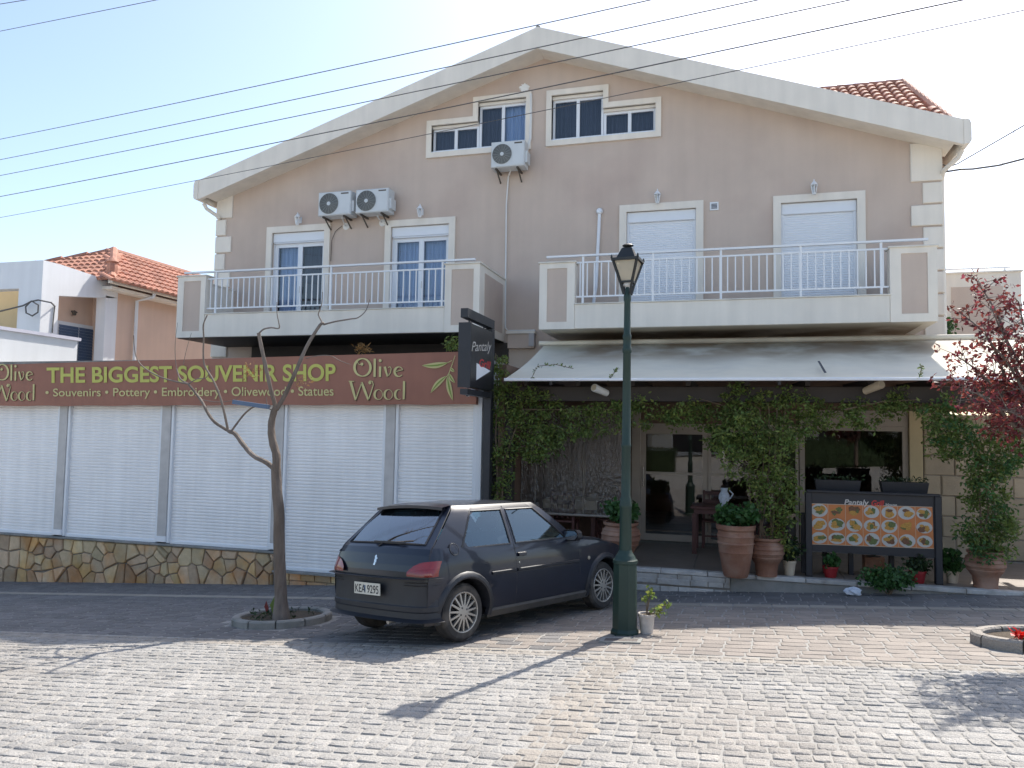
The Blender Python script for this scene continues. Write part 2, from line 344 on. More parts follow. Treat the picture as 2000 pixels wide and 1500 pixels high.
def text_part(name, txt, mat, parent, fn, bold=0.0, shear=0.0, cap=None, space=1.0, gap=0.16):
    """fn(s,t) -> world; s 0..1 along the words, t 0 at baseline, 1 at cap height"""
    vs, fs = text_polys(txt, bold, shear, space)
    x0 = min(v[0] for v in vs); x1 = max(v[0] for v in vs); h = cap or 0.70
    adj = {}; par = list(range(len(vs)))
    def find(a):
        while par[a] != a: par[a] = par[par[a]]; a = par[a]
        return a
    for f in fs:
        for k in f[1:]: par[find(k)] = find(f[0])
    isl = {}
    for f in fs: isl.setdefault(find(f[0]), []).append(f)
    runs = sorted((min(vs[i][0] for f in g for i in f), max(vs[i][0] for f in g for i in f), g) for g in isl.values())
    words = []                                            # letters closer than a space make one word
    for a, b, g in runs:
        if words and a-words[-1][0] < gap: words[-1][0] = max(words[-1][0], b); words[-1][1] += g
        else: words.append([b, list(g)])
    out = None
    for _, g in words:
        ids = sorted({i for f in g for i in f}); mp = {i: k for k, i in enumerate(ids)}
        mb = MB(); mb.add([fn((vs[i][0]-x0)/(x1-x0), vs[i][1]/h) for i in ids], [tuple(mp[i] for i in f) for f in g]); out = mb.build(name, mat, parent)
    return out
# ================================================================ ground
def gsheet(name, mat, x0, x1, y0, y1, off, nx=1, ny=1):
    mb = MB(); mb.grid([[(x0+(x1-x0)*i/nx, y0+(y1-y0)*j/ny, gz(x0+(x1-x0)*i/nx, y0+(y1-y0)*j/ny)+off) for i in range(nx+1)] for j in range(ny+1)])
    return mb.build(name, mat)
struct(gsheet('ground', 'ground_far', -400, 400, -400, 400, -0.06))
Y_ROAD = 7.12          # cobbled carriageway ends, paved footway begins
Y_STRIP0, Y_STRIP1 = 9.90, 10.08
Y_FRONT = 11.42
road = struct(gsheet('road', 'sand_joint', -40, 40, -30, Y_ROAD, -0.0015))
footway = struct(gsheet('pavement', 'sand_joint', -40, 40, Y_ROAD, 11.6, -0.002))
ORG['road'] = Vector((0, 0, 0)); ORG['pavement'] = Vector((0, 0, 0))

def cobble_geo(rng, w, d, h=0.014, rough=0.004, inset=0.012):
    jm = 1.0 if rough > .002 else .35
    n = 8; vs = []; ang = [(-1, -.78), (-.78, -1), (.78, -1), (1, -.78), (1, .78), (.78, 1), (-.78, 1), (-1, .78)]
    jit = [(jm*rng.uniform(-.05, .05), jm*rng.uniform(-.06, .06)) for _ in ang]
    tx, ty = jm*rng.uniform(-.035, .035), jm*rng.uniform(-.035, .035)
    for (a, b), (ja, jb) in zip(ang, jit): vs.append(((a+ja)*w/2, (b+jb)*d/2, -0.03))
    for (a, b), (ja, jb) in zip(ang, jit): vs.append(((a+ja)*w/2*.985, (b+jb)*d/2*.985, -0.004))
    for (a, b), (ja, jb) in zip(ang, jit):
        x = (a+ja)*(w/2-inset); y = (b+jb)*(d/2-inset); vs.append((x, y, h*0.72+rng.uniform(-rough, rough)+tx*x+ty*y))
    for (a, b), (ja, jb) in zip(ang, jit):
        x = (a+ja)*(w/2)*.5; y = (b+jb)*(d/2)*.5; vs.append((x, y, h+rng.uniform(-rough, rough)+tx*x+ty*y))
    fs = []
    for r in range(3):
        for k in range(n): fs.append((r*n+k, r*n+(k+1) % n, (r+1)*n+(k+1) % n, (r+1)*n+k))
    fs.append(tuple(3*n+k for k in range(n)))
    return vs, fs
def ground_pieces(parent, one, many, spec, near, mats, rng, rough, h, inset):
    """spec: list of (x, y, w, d, rot, matkey); the `near` largest in view become objects of their own"""
    tilt = Matrix(((1, 0, 0), (0, 1, 0), (GA, GB, 1)))
    def key(s):
        p = Vector((s[0], s[1], gz(s[0], s[1]))) - CAM; w = p.dot(_fw)
        if w < 0.5: return 1e9
        u = 1000+IMG_F*p.dot(RT)/w; v = 750-IMG_F*p.dot(UP)/w
        return w + (0 if (-20 < u < 2020 and v < 1515) else 1e4)
    spec = sorted(spec, key=key)
    variants = {}
    for mk in mats:
        variants[mk] = []
        for i in range(10):
            vs, fs = cobble_geo(rng, 1.0, 1.0, 1.0, rough/h, inset) if False else (None, None)
    meshes = {}
    for k, s in enumerate(spec[:near]):
        x, y, w, d, rot, mk = s
        slot = (mk, k % 14)
        if slot not in meshes:
            vs, fs = cobble_geo(rng, w, d, h, rough, inset)
            me = bpy.data.meshes.new(one); me.from_pydata([tuple(tilt @ Vector(v)) for v in vs], [], fs); me.materials.append(MATS[mk])
            me.polygons.foreach_set('use_smooth', [True]*len(fs)); me.set_sharp_from_angle(angle=R(50))
            meshes[slot] = (me, w, d)
        me, w0, d0 = meshes[slot]
        o = bpy.data.objects.new(one, me); col.objects.link(o); o.parent = parent
        o.location = (x, y, gz(x, y)+(1 if rough > .002 else .35)*rng.uniform(-.0024, .0024)); o.scale = (w/w0, d/d0, 1)
    for mk in mats:
        V = []; F = []
        for s in spec[near:]:
            if s[5] != mk: continue
            x, y, w, d, rot, _ = s; vs, fs = cobble_geo(rng, w, d, h, rough, inset); o = len(V); c, sn = math.cos(rot), math.sin(rot); dz = (1 if rough > .002 else .35)*rng.uniform(-.0024, .0024)
            for a, b, cc in vs:
                X, Y = x+a*c-b*sn, y+a*sn+b*c; V.append((X, Y, gz(X, Y)+cc+dz))
            F += [tuple(i+o for i in f) for f in fs]
        if not F: continue
        me = bpy.data.meshes.new(many); me.from_pydata(V, [], F); me.materials.append(MATS[mk])
        me.polygons.foreach_set('use_smooth', [True]*len(F)); me.set_sharp_from_angle(angle=R(50))
        o = bpy.data.objects.new(many, me); col.objects.link(o); o.parent = parent; stuff(o)
rng = random.Random(3)
spec = []; y = 2.3
while y < Y_ROAD-0.06:
    d = rng.uniform(.092, .128); x = -9.2 + rng.uniform(0, .1); wob = rng.uniform(-.01, .01)
    while x < 4.6:
        w = rng.uniform(.09, .16); xc = x+w/2; yc = y+d/2+wob+.014*math.sin(xc*1.3+y)+.009*math.sin(xc*3.7+y*5)+rng.uniform(-.005, .005)
        beige = (-1.22 < xc < -0.86) or yc > Y_ROAD-0.24
        spec.append((xc, yc, w-.007, d-.008, rng.uniform(-.04, .04), 'cobble_beige' if beige else 'cobble')); x += w
    y += d
ground_pieces(road, 'cobble', 'cobbles', spec, 300, ('cobble', 'cobble_beige'), rng, .0026, .0060, .007)
spec = []; y = Y_ROAD+.01
def ringhit(x, y):
    return ((x+5.18)/.62)**2+((y-8.22)/.62)**2 < 1 or ((x-2.66)/.62)**2+((y-8.02)/.5)**2 < 1
while y < 11.35:
    d = rng.uniform(.155, .185)
    if y < Y_STRIP0 and y+d > Y_STRIP0-.02: d = max(.06, Y_STRIP0-y)
    if Y_STRIP0-.01 <= y < Y_STRIP1: y = Y_STRIP1+.005; continue
    x = -14.2+rng.uniform(0, .2)
    while x < 5.6:
        w = rng.uniform(.17, .27); xc = x+w/2; yc = y+d/2
        if not ringhit(xc, yc):
            grey = (xc < -2.3+rng.uniform(-.9, .9)) or yc > Y_STRIP1
            spec.append((xc, yc, w-.011, d-.011, rng.uniform(-.012, .012), 'paver_grey' if grey else 'paver'))
        x += w
    y += d
ground_pieces(footway, 'paver', 'pavers', spec, 300, ('paver', 'paver_grey'), rng, .0008, .0042, .005)
x = -14.0; k = 0                                         # pale gutter strip of long slabs
while x < 5.5:
    w = rng.uniform(.38, .46); mb = MB()
    vs = []
    for (a, b, c) in [(x+.004, Y_STRIP0+.004, -.02), (x+w-.004, Y_STRIP0+.004, -.02), (x+w-.004, Y_STRIP1-.004, -.02), (x+.004, Y_STRIP1-.004, -.02),
                      (x+.01, Y_STRIP0+.01, .008), (x+w-.01, Y_STRIP0+.01, .008), (x+w-.01, Y_STRIP1-.01, .008), (x+.01, Y_STRIP1-.01, .008)]:
        vs.append((a, b, gz(a, b)+c))
    mb.add(vs, [(4, 5, 6, 7), (0, 1, 5, 4), (1, 2, 6, 5), (2, 3, 7, 6), (3, 0, 4, 7)]); mb.build('slab', 'strip_slab', footway); x += w

# ================================================================ terrace of the restaurant (kerb, step, floor)
TZ = -0.37; TY0 = 11.18; TX0, TX1 = -3.55, 5.4
terrace = struct(MB().box(TX0, TX1, TY0+.12, 19.6, -2.2, TZ-.012).build('terrace', 'concrete')); ORG['terrace'] = Vector((0, 0, 0))
for i in range(9):                                        # floor tiles
    for j in range(7):
        xa = TX0+.02+i*.995; ya = TY0+.14+j*.42
        if ya+.41 < 14.1: boxp('floor_tile', 'terrace_tile', terrace, xa, xa+.985, ya, ya+.412, TZ-.02, TZ)
for i in range(14):                                      # edging stones
    xa = TX0+i*.64
    MB().bbox(xa+.004, min(xa+.636, TX1), TY0-.02, TY0+.13, TZ-.055, TZ+.004, .008).build('edging_stone', 'white_stone', terrace)
xs = -3.5
for row in range(4):                                     # painted stone courses of the step
    x = -3.5+rng.uniform(0, .1); z1 = TZ-.06-row*.085+(.02 if row == 1 else 0)
    while x < -0.05:
        w = rng.uniform(.16, .5)
        if z1 > gz(x, TY0)-.06: MB().bbox(x+.004, min(x+w-.004, -.05), TY0-.012+rng.uniform(-.014, .012), TY0+.125, max(z1-.08+rng.uniform(-.006, .008), gz(x, TY0)-.12), z1, .009).build('step_stone', 'white_stone', terrace)
        x += w
boxp('riser', 'mortar', terrace, -3.5, -.05, TY0+.004, TY0+.125, -1.6, TZ-.06)
boxp('riser', 'concrete', terrace, -.045, TX1, TY0+.01, TY0+.125, -1.6, TZ-.06)
# ================================================================ the big house
YF, YP, YB = 15.6, 15.0, 13.87
house = thing('house', 'large beige two-storey house with wide low gable, cream trim and two balconies', 'house', (-4.2, YF, -0.6))
HXL = X_(425, 455, YF); HXR = X_(1838, 450, YF)
rid = atY(1050, 52, YP); eL = atY(388, 352, YP); eR = atY(1882, 232, YP)
kL = (rid.z-eL.z)/(rid.x-eL.x); kR = (rid.z-eR.z)/(eR.x-rid.x); FT = 0.46
def zroof(x): return rid.z-(rid.x-x)*kL if x < rid.x else rid.z-(x-rid.x)*kR
ZFL = 3.74
# openings measured on the facade (x0,x1,z0,z1)
def fx(u, v): return X_(u, v, YF-.04)
def fz(u, v): return Z_(u, v, YF-.04)
doors = []
for (ua, ub, va, vb) in ((521.5, 645, 443, 437), (752.5, 889.5, 431.6, 422.4), (1210, 1374, 402, 390), (1510, 1690, 383.6, 371.3)):
    x0, x1 = fx(ua, va), fx(ub, vb); zt = (fz(ua, va)+fz(ub, vb))/2; doors.append((x0, x1, ZFL, zt))
TW = .145
holes = [(x0+TW, x1-TW, z0, z1-TW) for x0, x1, z0, z1 in doors]
AT = .115                                                # attic trim width
# right attic window: tall part then small part;  left one is its mirror
def attic(ut0, ut1, us, vtop, vsm, vbot, mir):
    xt0, xt1, xs = fx(ut0, vbot), fx(ut1, vbot), fx(us, vbot)
    zt = fz((ut0+ut1)/2, vtop); zs = fz((ut1+us)/2, vsm); zb = fz((ut0+us)/2, vbot)
    return xt0, xt1, xs, zt, zs, zb
aR = attic(1066, 1187.5, 1291, 171, 194, 276, False)
aL = attic(1036, 922, 832, 184, 232, 300, True)
wallholes = list(holes)
GH = (-2.95, 3.05, TZ, 2.55)                              # ground-floor opening behind the restaurant glazing
def Lhole(a):
    xt0, xt1, xs, zt, zs, zb = a; s = 1 if xs > xt0 else -1; t = AT*s
    return [(xt0+t, zb+AT), (xs-t, zb+AT), (xs-t, zs-AT), (xt1-t, zs-AT), (xt1-t, zt-AT), (xt0+t, zt-AT)]
outer = [(HXL, -2.2), (HXR, -2.2), (HXR, zroof(HXR)-FT*.6), (rid.x, rid.z-FT*.6), (HXL, zroof(HXL)-FT*.6)]
loops = [[Vector((x, z, 0)) for x, z in outer]]
hl = [[(a, c), (b, c), (b, d), (a, d)] for a, b, c, d in wallholes+[GH]] + [Lhole(aR), Lhole(aL)]
for h in hl: loops.append([Vector((x, z, 0)) for x, z in h])
mb = MB(); flat = [p for l in loops for p in l]
tris = tessellate_polygon(loops)
fs = []
for a, b, c in tris:
    n = (flat[b]-flat[a]).cross(flat[c]-flat[a]).z; fs.append((a, b, c) if n > 0 else (a, c, b))
mb.add([(p.x, YF, p.y) for p in flat], fs)
for h in hl:                                             # reveals
    n = len(h)
    ar = sum(h[i][0]*h[(i+1) % n][1]-h[(i+1) % n][0]*h[i][1] for i in range(n))
    for i in range(n):
        p, q = h[i], h[(i+1) % n]
        if ar < 0: p, q = q, p
        mb.add([(p[0], YF, p[1]), (q[0], YF, q[1]), (q[0], YF+.22, q[1]), (p[0], YF+.22, p[1])], [(0, 1, 2, 3)])
YBK = 27.0
mb.add([(HXR, YF, -2.2), (HXR, YBK, -2.2), (HXR, YBK, zroof(HXR)-.28), (HXR, YF, zroof(HXR)-.28)], [(0, 1, 2, 3)])
mb.add([(HXL, YF, -2.2), (HXL, YBK, -2.2), (HXL, YBK, zroof(HXL)-.28), (HXL, YF, zroof(HXL)-.28)], [(3, 2, 1, 0)])
mb.add([(x, YBK, z) for x, z in outer], [(4, 3, 2, 1, 0)])
mb.build('wall', 'stucco', house)
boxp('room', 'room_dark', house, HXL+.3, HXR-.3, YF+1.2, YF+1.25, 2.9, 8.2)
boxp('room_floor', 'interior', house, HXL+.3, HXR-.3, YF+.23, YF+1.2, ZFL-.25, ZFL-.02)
# roof: barge boards, soffit, tiled slopes, ridge
def slope(name, mat, x0, x1, t0, t1, y0, y1):
    mb = MB(); z = zroof
    p = [(x0, z(x0)-t1), (x1, z(x1)-t1), (x1, z(x1)-t0), (x0, z(x0)-t0)]
    if x1 > x0: pass
    mb.prism(p, y0, y1); return mb.build(name, mat, house)
slope('barge_board', 'cream', eL.x, rid.x, 0, FT, YP, YP+.10)
slope('barge_board', 'cream', rid.x, eR.x, 0, FT, YP, YP+.10)
slope('soffit', 'cream', eL.x+.1, rid.x, FT-.12, FT-.06, YP+.102, YF+.3)
slope('soffit', 'cream', rid.x, eR.x-.1, FT-.12, FT-.06, YP+.102, YF+.3)
slope('roof_slope', 'roof_under', eL.x, rid.x, .04, .22, YP+.102, YBK+.4)
slope('roof_slope', 'roof_under', rid.x, eR.x, .04, .22, YP+.102, YBK+.4)
MB().tube([(rid.x, YP+.02, rid.z-.015), (rid.x, YBK+.4, rid.z-.015)], .055, 10).build('ridge_cap', 'concrete', house, smooth=True)
for s, e in ((-1, eL), (1, eR)):                           # boxed gutters with rounded ends
    z0 = zroof(e.x)-FT
    mb = MB(); prof = [(0, 0), (s*.09, .01), (s*.12, .06), (s*.12, FT-.10), (s*.09, FT-.02), (0, FT)]
    poly = [(e.x+a, z0+b) for a, b in prof]
    mb.prism(poly if s > 0 else poly[::-1], YP-.02, YBK); mb.build('gutter', 'cream', house, smooth=True)
    mb = MB(); mb.tube([(e.x+s*.03, YP+.25, z0-.02), (e.x-s*.02, YP+.3, z0-.14), (e.x-s*.22, YF-.1, z0-.30), ((HXR+.05) if s > 0 else (HXL-.05), YF+.12, z0-.42), ((HXR+.05) if s > 0 else (HXL-.05), YF+.12, -1.2)], .045, 8)
    mb.build('downpipe', 'cream', house, smooth=True)
# quoins
for side in (-1, 1):
    z = zroof(HXR if side > 0 else HXL)-FT+.2; k = 0
    while z > 2.9:
        h = .385; w = .50 if k % 2 == 0 else .30
        if side < 0: w *= .82
        if k == 0: h = .73 if side > 0 else .55
        xa, xb = (HXR-w, HXR+.035) if side > 0 else (HXL-.035, HXL+w)
        MB().bbox(xa, xb, YF-.04, YF+.5, z-h, z, .012).build('quoin', 'cream', house); z -= h+.035; k += 1
# window surrounds
def surround(loopout, loopin, name='window_surround'):
    mb = MB(); n = len(loopout)
    for i in range(n):
        j = (i+1) % n; a, b, c, d = loopout[i], loopout[j], loopin[j], loopin[i]
        y = YF-.05
        mb.add([(a[0], y, a[1]), (b[0], y, b[1]), (c[0], y, c[1]), (d[0], y, d[1])], [(0, 1, 2, 3)])
        mb.add([(a[0], y, a[1]), (b[0], y, b[1]), (b[0], YF+.02, b[1]), (a[0], YF+.02, a[1])], [(3, 2, 1, 0)])
        mb.add([(d[0], y, d[1]), (c[0], y, c[1]), (c[0], YF+.10, c[1]), (d[0], YF+.10, d[1])], [(0, 1, 2, 3)])
    mb2 = bmesh.new(); ob = mb.build(name, 'cream', house)
    mb2.from_mesh(ob.data); bmesh.ops.remove_doubles(mb2, verts=mb2.verts, dist=1e-5); bmesh.ops.recalc_face_normals(mb2, faces=mb2.faces); mb2.to_mesh(ob.data); mb2.free()
    return ob
def pane_set(x0, x1, z0, z1, y, parent, n=2, fw=.055, curtain=None, glassm='window_glass'):
    """white frame with n panes"""
    mb = MB(); xs = [x0+(x1-x0)*i/n for i in range(n+1)]
    mb.box(x0, x1, y, y+.06, z1-fw, z1); mb.box(x0, x1, y, y+.06, z0, z0+fw)
    for i, x in enumerate(xs):
        a = x if i == 0 else (x-fw if i == n else x-fw*.7); b = a+(fw if i in (0, n) else fw*1.4)
        mb.box(a, b, y+.002, y+.058, z0+fw, z1-fw)
    mb.build('frame', 'white_pvc', parent)
    for i in range(n):
        a = xs[i]+(fw if i == 0 else fw*.7); b = xs[i+1]-(fw if i == n-1 else fw*.7)
        MB().add([(a, y+.03, z0+fw), (b, y+.03, z0+fw), (b, y+.03, z1-fw), (a, y+.03, z1-fw)], [(0, 1, 2, 3)]).build('pane', glassm, parent)
        c = curtain[i] if curtain else None
        if c:
            mb = MB(); N = 28; yy = y+.16
            mb.grid([[(a-.03+(b-a+.06)*k/N, yy+.022*math.sin(k*1.9+i)+.012*math.sin(k*.7), z) for k in range(N+1)] for z in (z0, z1)])
            mb.build('curtain', c, parent, smooth=True, angle=80)
def empty_part(name, parent):
    o = bpy.data.objects.new(name, None); col.objects.link(o); o.parent = parent; o.empty_display_size = .1; ORG[o.name] = ORG[parent.name]; return o
def slats(x0, x1, z0, z1, y, pitch, depth=.008):
    mb = MB(); n = max(1, int(round((z1-z0)/pitch))); p = (z1-z0)/n; prof = []
    for i in range(n):
        z = z0+i*p; prof += [(z, depth), (z+p*.12, depth*.15), (z+p*.5, -depth*.35), (z+p*.88, depth*.15)]
    prof.append((z1, depth))
    mb.grid([[(x0, y+d, z), (x1, y+d, z)] for z, d in prof]); return mb
for i, (x0, x1, z0, z1) in enumerate(doors):
    out = [(x0, z0), (x1, z0), (x1, z1), (x0, z1)]; inn = [(x0+TW, z0), (x1-TW, z0), (x1-TW, z1-TW), (x0+TW, z1-TW)]
    mb = MB(); y = YF-.05
    for poly in ([(x0, z0), (x0+TW, z0), (x0+TW, z1-TW), (x1-TW, z1-TW), (x1-TW, z0), (x1, z0), (x1, z1), (x0, z1)],): mb.prism(poly, y, YF+.01)
    mb.build('door_surround', 'cream', house)
    d = empty_part('balcony_door', house)
    a, b, t = x0+TW, x1-TW, z1-TW; bh = .22
    MB().bbox(a, b, YF+.015, YF+.2, t-bh, t-.002, .01).build('shutter_box', 'white_pvc', d)
    if i < 2:
        MB().bbox(a+.03, b-.03, YF+.02, YF+.1, t-bh-.03, t-bh-.004, .006).build('shutter_edge', 'white_pvc', d)
        pane_set(a+.02, b-.02, z0, t-bh-.03, YF+.09, d, 2, .085, ['curtain_blue', 'curtain_dark'] if i == 0 else ['curtain_blue', 'curtain_blue'])
        MB().box((a+b)/2+.03, (a+b)/2+.05, YF+.05, YF+.09, z0+.95, z0+1.1).build('handle', 'post_grey', d)
        for xx in (a, b-.02): boxp('jamb', 'white_pvc', d, xx, xx+.02, YF+.06, YF+.2, z0, t-bh)
    else:
        for xx in (a, b-.055): MB().bbox(xx, xx+.055, YF+.03, YF+.1, z0, t-bh, .005).build('guide_rail', 'white_pvc', d)
        slats(a+.05, b-.05, z0, t-bh, YF+.06, .047, .007).build('roller_shutter', 'white_pvc', d)
for a, cur in ((aR, (['curtain_dark', 'curtain_dark'], ['curtain_dark', 'curtain_dark'])), (aL, (['curtain_blue', 'curtain_dark'], ['curtain_dark', 'curtain_dark']))):
    xt0, xt1, xs, zt, zs, zb = a
    o = [(xt0, zb), (xs, zb), (xs, zs), (xt1, zs), (xt1, zt), (xt0, zt)]
    surround(o, Lhole(a))
    w = empty_part('window', house); s = 1 if xs > xt0 else -1; t = AT*s
    A = sorted((xt0+t, xt1-t)); B = sorted((xt1-t, xs-t))
    MB().box(A[0], A[1], YF+.03, YF+.2, zt-AT-.07, zt-AT-.002).build('lintel', 'cream', w)
    cu = cur[0] if s > 0 else cur[0][::-1]
    pane_set(A[0]+.004, A[1]-.004, zb+AT+.03, zt-AT-.07, YF+.085, w, 2, .05, cu)
    MB().box(B[0], B[1], YF+.03, YF+.2, zs-AT-.06, zs-AT-.002).build('lintel', 'cream', w)
    pane_set(B[0]+.004, B[1]-.004, zb+AT+.03, zs-AT-.06, YF+.086, w, 2, .05, cur[1])
    MB().bbox(min(xt0, xs)+AT, max(xt0, xs)-AT, YF-.03, YF+.2, zb+AT-.001, zb+AT+.028, .006).build('sill', 'white_pvc', w)
# ---------------------------------------------------------------- balconies
def balcony(ul, ul2, ur1, ur, ztop, zlip, zbot, rails, posts, nb, slabmat, pan):
    """pixel x of pier edges on the balcony front; rails = (z bottom bar, z top bar, z handrail)"""
    b = empty_part('balcony', house)
    v = 600; xl, xl2, xr1, xr = [X_(u, v, YB) for u in (ul, ul2, ur1, ur)]
    boxp('slab', slabmat, b, xl+.012, xr-.012, YB+.02, YF-.001, zbot, ZFL-.03)
    MB().bbox(xl2+.001, xr1-.001, YB, YB+.12, zbot-.004, zlip-.02, .008).build('upstand', 'cream', b)
    MB().bbox(xl2-.01, xr1+.01, YB-.02, YB+.15, zlip-.022, zlip, .004).build('coping', 'cream_dirty', b)
    for (a, c, px) in ((xl, xl2, pan[0]), (xr1, xr, pan[1])):
        p = empty_part('pier', b) if False else b
        x0, x1 = X_(px[0], v, YB), X_(px[1], v, YB); z0, z1 = zbot+.13, ztop-.13
        mb = MB()
        mb.prism([(a, zbot-.006), (c, zbot-.006), (c, ztop-.03), (a, ztop-.03)], YB+.012, YB+.24); mb.build('pier', 'cream', b)
        mb = MB(); y = YB-.008                            # raised border round a beige field
        mb.box(a, x0, y, YB+.011, zbot-.006, ztop-.03); mb.box(x1, c, y, YB+.011, zbot-.006, ztop-.03); mb.box(x0, x1, y, YB+.011, zbot-.006, z0); mb.box(x0, x1, y, YB+.011, z1, ztop-.03)
        mb.build('pier_border', 'cream', b)
        boxp('pier_panel', 'stucco', b, x0, x1, YB+.006, YB+.0118, z0, z1)
        MB().bbox(a-.025, c+.025, YB-.035, YB+.27, ztop-.03, ztop, .006).build('pier_cap', 'cream_dirty', b)
    for s, x in ((-1, xl), (1, xr)):                       # side parapets
        x0, x1 = (x, x+.16) if s < 0 else (x-.16, x)
        boxp('side_parapet', 'cream', b, x0, x1, YB+.241, YF-.002, zbot-.004, ztop-.03)
        boxp('side_coping', 'cream_dirty', b, x0-.02, x1+.02, YB+.271, YF-.003, ztop-.03, ztop)
        if s > 0: mb = MB(); xx = x+.006; boxp('side_panel', 'stucco', b, x-.001, xx, YB+.30, YF-.2, zbot+.16, ztop-.16)
    yb = YB+.06; zb, zt, zh = rails
    MB().bar((xl+.12, yb, zh), (xr-.12, yb, zh), .07, .035).build('handrail', 'white_metal', b)
    MB().bar((xl2+.01, yb, zt), (xr1-.01, yb, zt), .03, .03).build('rail', 'white_metal', b)
    MB().bar((xl2+.01, yb, zb), (xr1-.01, yb, zb), .03, .03).build('rail', 'white_metal', b)
    for u in posts:
        x = X_(u, v, yb); MB().bar((x, yb, zlip-.005), (x, yb, zh-.015), .038, .038).build('post', 'white_metal', b)
    src = None; n = nb
    for i in range(n):
        x = xl2+.09+(xr1-xl2-.18)*i/(n-1)
        if src is None:
            src = MB().bar((x, yb, zb+.014), (x, yb, zt-.014), .021, .021).build('baluster', 'white_metal', b); sx = x
        else:
            o = dup_mesh(src, b); o.location = (x-sx, 0, 0)
    return b, xl, xr
zB = lambda u, v: Z_(u, v, YB+.05)
avg = lambda *a: sum(a)/len(a)
zbotL = avg(Z_(345, 660, YB), Z_(889, 647, YB)); ztopL = avg(Z_(350, 539, YB), Z_(920, 512, YB)); zlipL = avg(Z_(418, 610.5, YB), Z_(868, 599, YB))
balL = balcony(346, 400, 868, 936, ztopL, zlipL, zbotL, (avg(zB(418, 602), zB(868, 588)), avg(zB(420, 544), zB(862, 525)), avg(zB(365, 533), zB(856, 510))), (421, 645, 863), 40, 'cream_dirty', ((358, 391), (881, 924)))
zbotR = avg(Z_(1052, 642, YB), Z_(1832, 628, YB)); ztopR = avg(Z_(1054, 510, YB), Z_(1830, 480, YB)); zlipR = avg(Z_(1125, 593, YB), Z_(1740, 573, YB))
balR = balcony(1053, 1122, 1739, 1832, ztopR, zlipR, zbotR, (avg(zB(1137, 579.5), zB(1725, 560)), avg(zB(1137, 512), zB(1720, 487)), avg(zB(1065, 502), zB(1810, 468))), (1138, 1275, 1408, 1564, 1722), 40, 'cream_brown', ((1068, 1107), (1761, 1813)))
boxp('soffit_shade', 'dark_wood', house, balL[1]+.02, balL[2]-.02, YB+.03, YF-.004, zbotL-.02, zbotL-.002)  # dark board: shade under the slab put into its colour
boxp('wall_shade', 'dark_wood', house, HXL+1.1, -4.6, YF-.03, YF-.002, 1.5, zbotL-.021)  # dark sheet standing in for the shade on the wall below the balcony
# side balcony round the right-hand corner
sb = empty_part('side_balcony', house); YS2 = 17.0
xa, xb = X_(1845, 560, YS2), X_(1995, 560, YS2); zt, z0 = Z_(1920, 533, YS2), Z_(1920, 662, YS2)
boxp('parapet', 'cream', sb, HXR+.04, xb, YS2, YS2+.2, z0-.35, zt)
boxp('field', 'stucco', sb, X_(1858, 600, YS2), xb-.32, YS2-.008, YS2-.001, z0-.05, zt-.27)
boxp('coping', 'cream', sb, HXR+.04, xb+.03, YS2-.04, YS2+.24, zt, zt+.03)
boxp('side_parapet', 'cream', sb, xb-.2, xb, YS2+.201, 22, z0-.35, zt)
boxp('slab', 'cream', sb, HXR+.01, xb-.201, YS2+.201, 22, z0-.33, z0-.1)
MB().bar((HXR+.02, YS2+.1, zt+.11), (xb-.15, YS2+.1, zt+.11), .05, .03).build('handrail', 'white_metal', sb)
for x in (HXR+.25, xb-.25): MB().bar((x, YS2+.1, zt+.03), (x, YS2+.1, zt+.1), .03, .03).build('post', 'white_metal', sb)
# ground floor of the house seen right of and below the balcony
boxp('base_band', 'red_wood', house, HXR-1.2, HXR+.012, YF-.03, YF-.001, 3.12, 3.24)
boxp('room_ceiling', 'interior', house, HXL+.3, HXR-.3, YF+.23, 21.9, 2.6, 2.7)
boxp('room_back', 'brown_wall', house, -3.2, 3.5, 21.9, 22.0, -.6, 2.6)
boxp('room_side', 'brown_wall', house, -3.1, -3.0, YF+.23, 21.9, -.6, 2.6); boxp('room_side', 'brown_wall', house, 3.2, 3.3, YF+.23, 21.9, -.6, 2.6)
# tiled hip roof rising behind the right-hand eaves
hip = thing('hip_roof', 'red barrel-tiled hip roof rising behind the right end of the gable', 'roof', (3, 19, 7.5))
P1 = atY(1762, 163, 20.4); P2 = atY(1858, 240, 17.0); Q = Vector((1.0, 20.4, P1.z)); PB = Vector((P2.x+.2, 23.5, P2.z))
U = Vector((1, 0, 0)); D = Vector((0, P2.y-P1.y, P2.z-P1.z)); DL = D.length; D.normalize(); N = U.cross(-D).normalized()
if N.z < 0: N = -N
base = MB(); base.add([Q, P1, P2, Vector((1.0, P2.y, P2.z)), PB, Vector((1.0, PB.y, PB.z))], [(3, 2, 1, 0), (2, 4, 1), (0, 1, 4, 5)]); base.v = [tuple(Vector(p)-N*.02) for p in base.v]
base.build('roof_deck', 'roof_under', hip)
def tile_mesh(w, l, n=6):
    mb = MB(); rows = []
    for e, (yy, k) in enumerate(((0, 1.0), (l, .86))):
        rows.append([Vector((w*.5*k*math.cos(math.pi*(1-i/n)), yy, w*.42*k*math.sin(math.pi*i/n)+(0.035 if e == 0 else 0.0))) for i in range(n+1)])
    mb.grid(rows)
    c = [tuple(v) for v in rows[0]]; mb.add(c, [tuple(range(len(c)-1, -1, -1))]); return mb
tm = tile_mesh(.21, .42); me = None
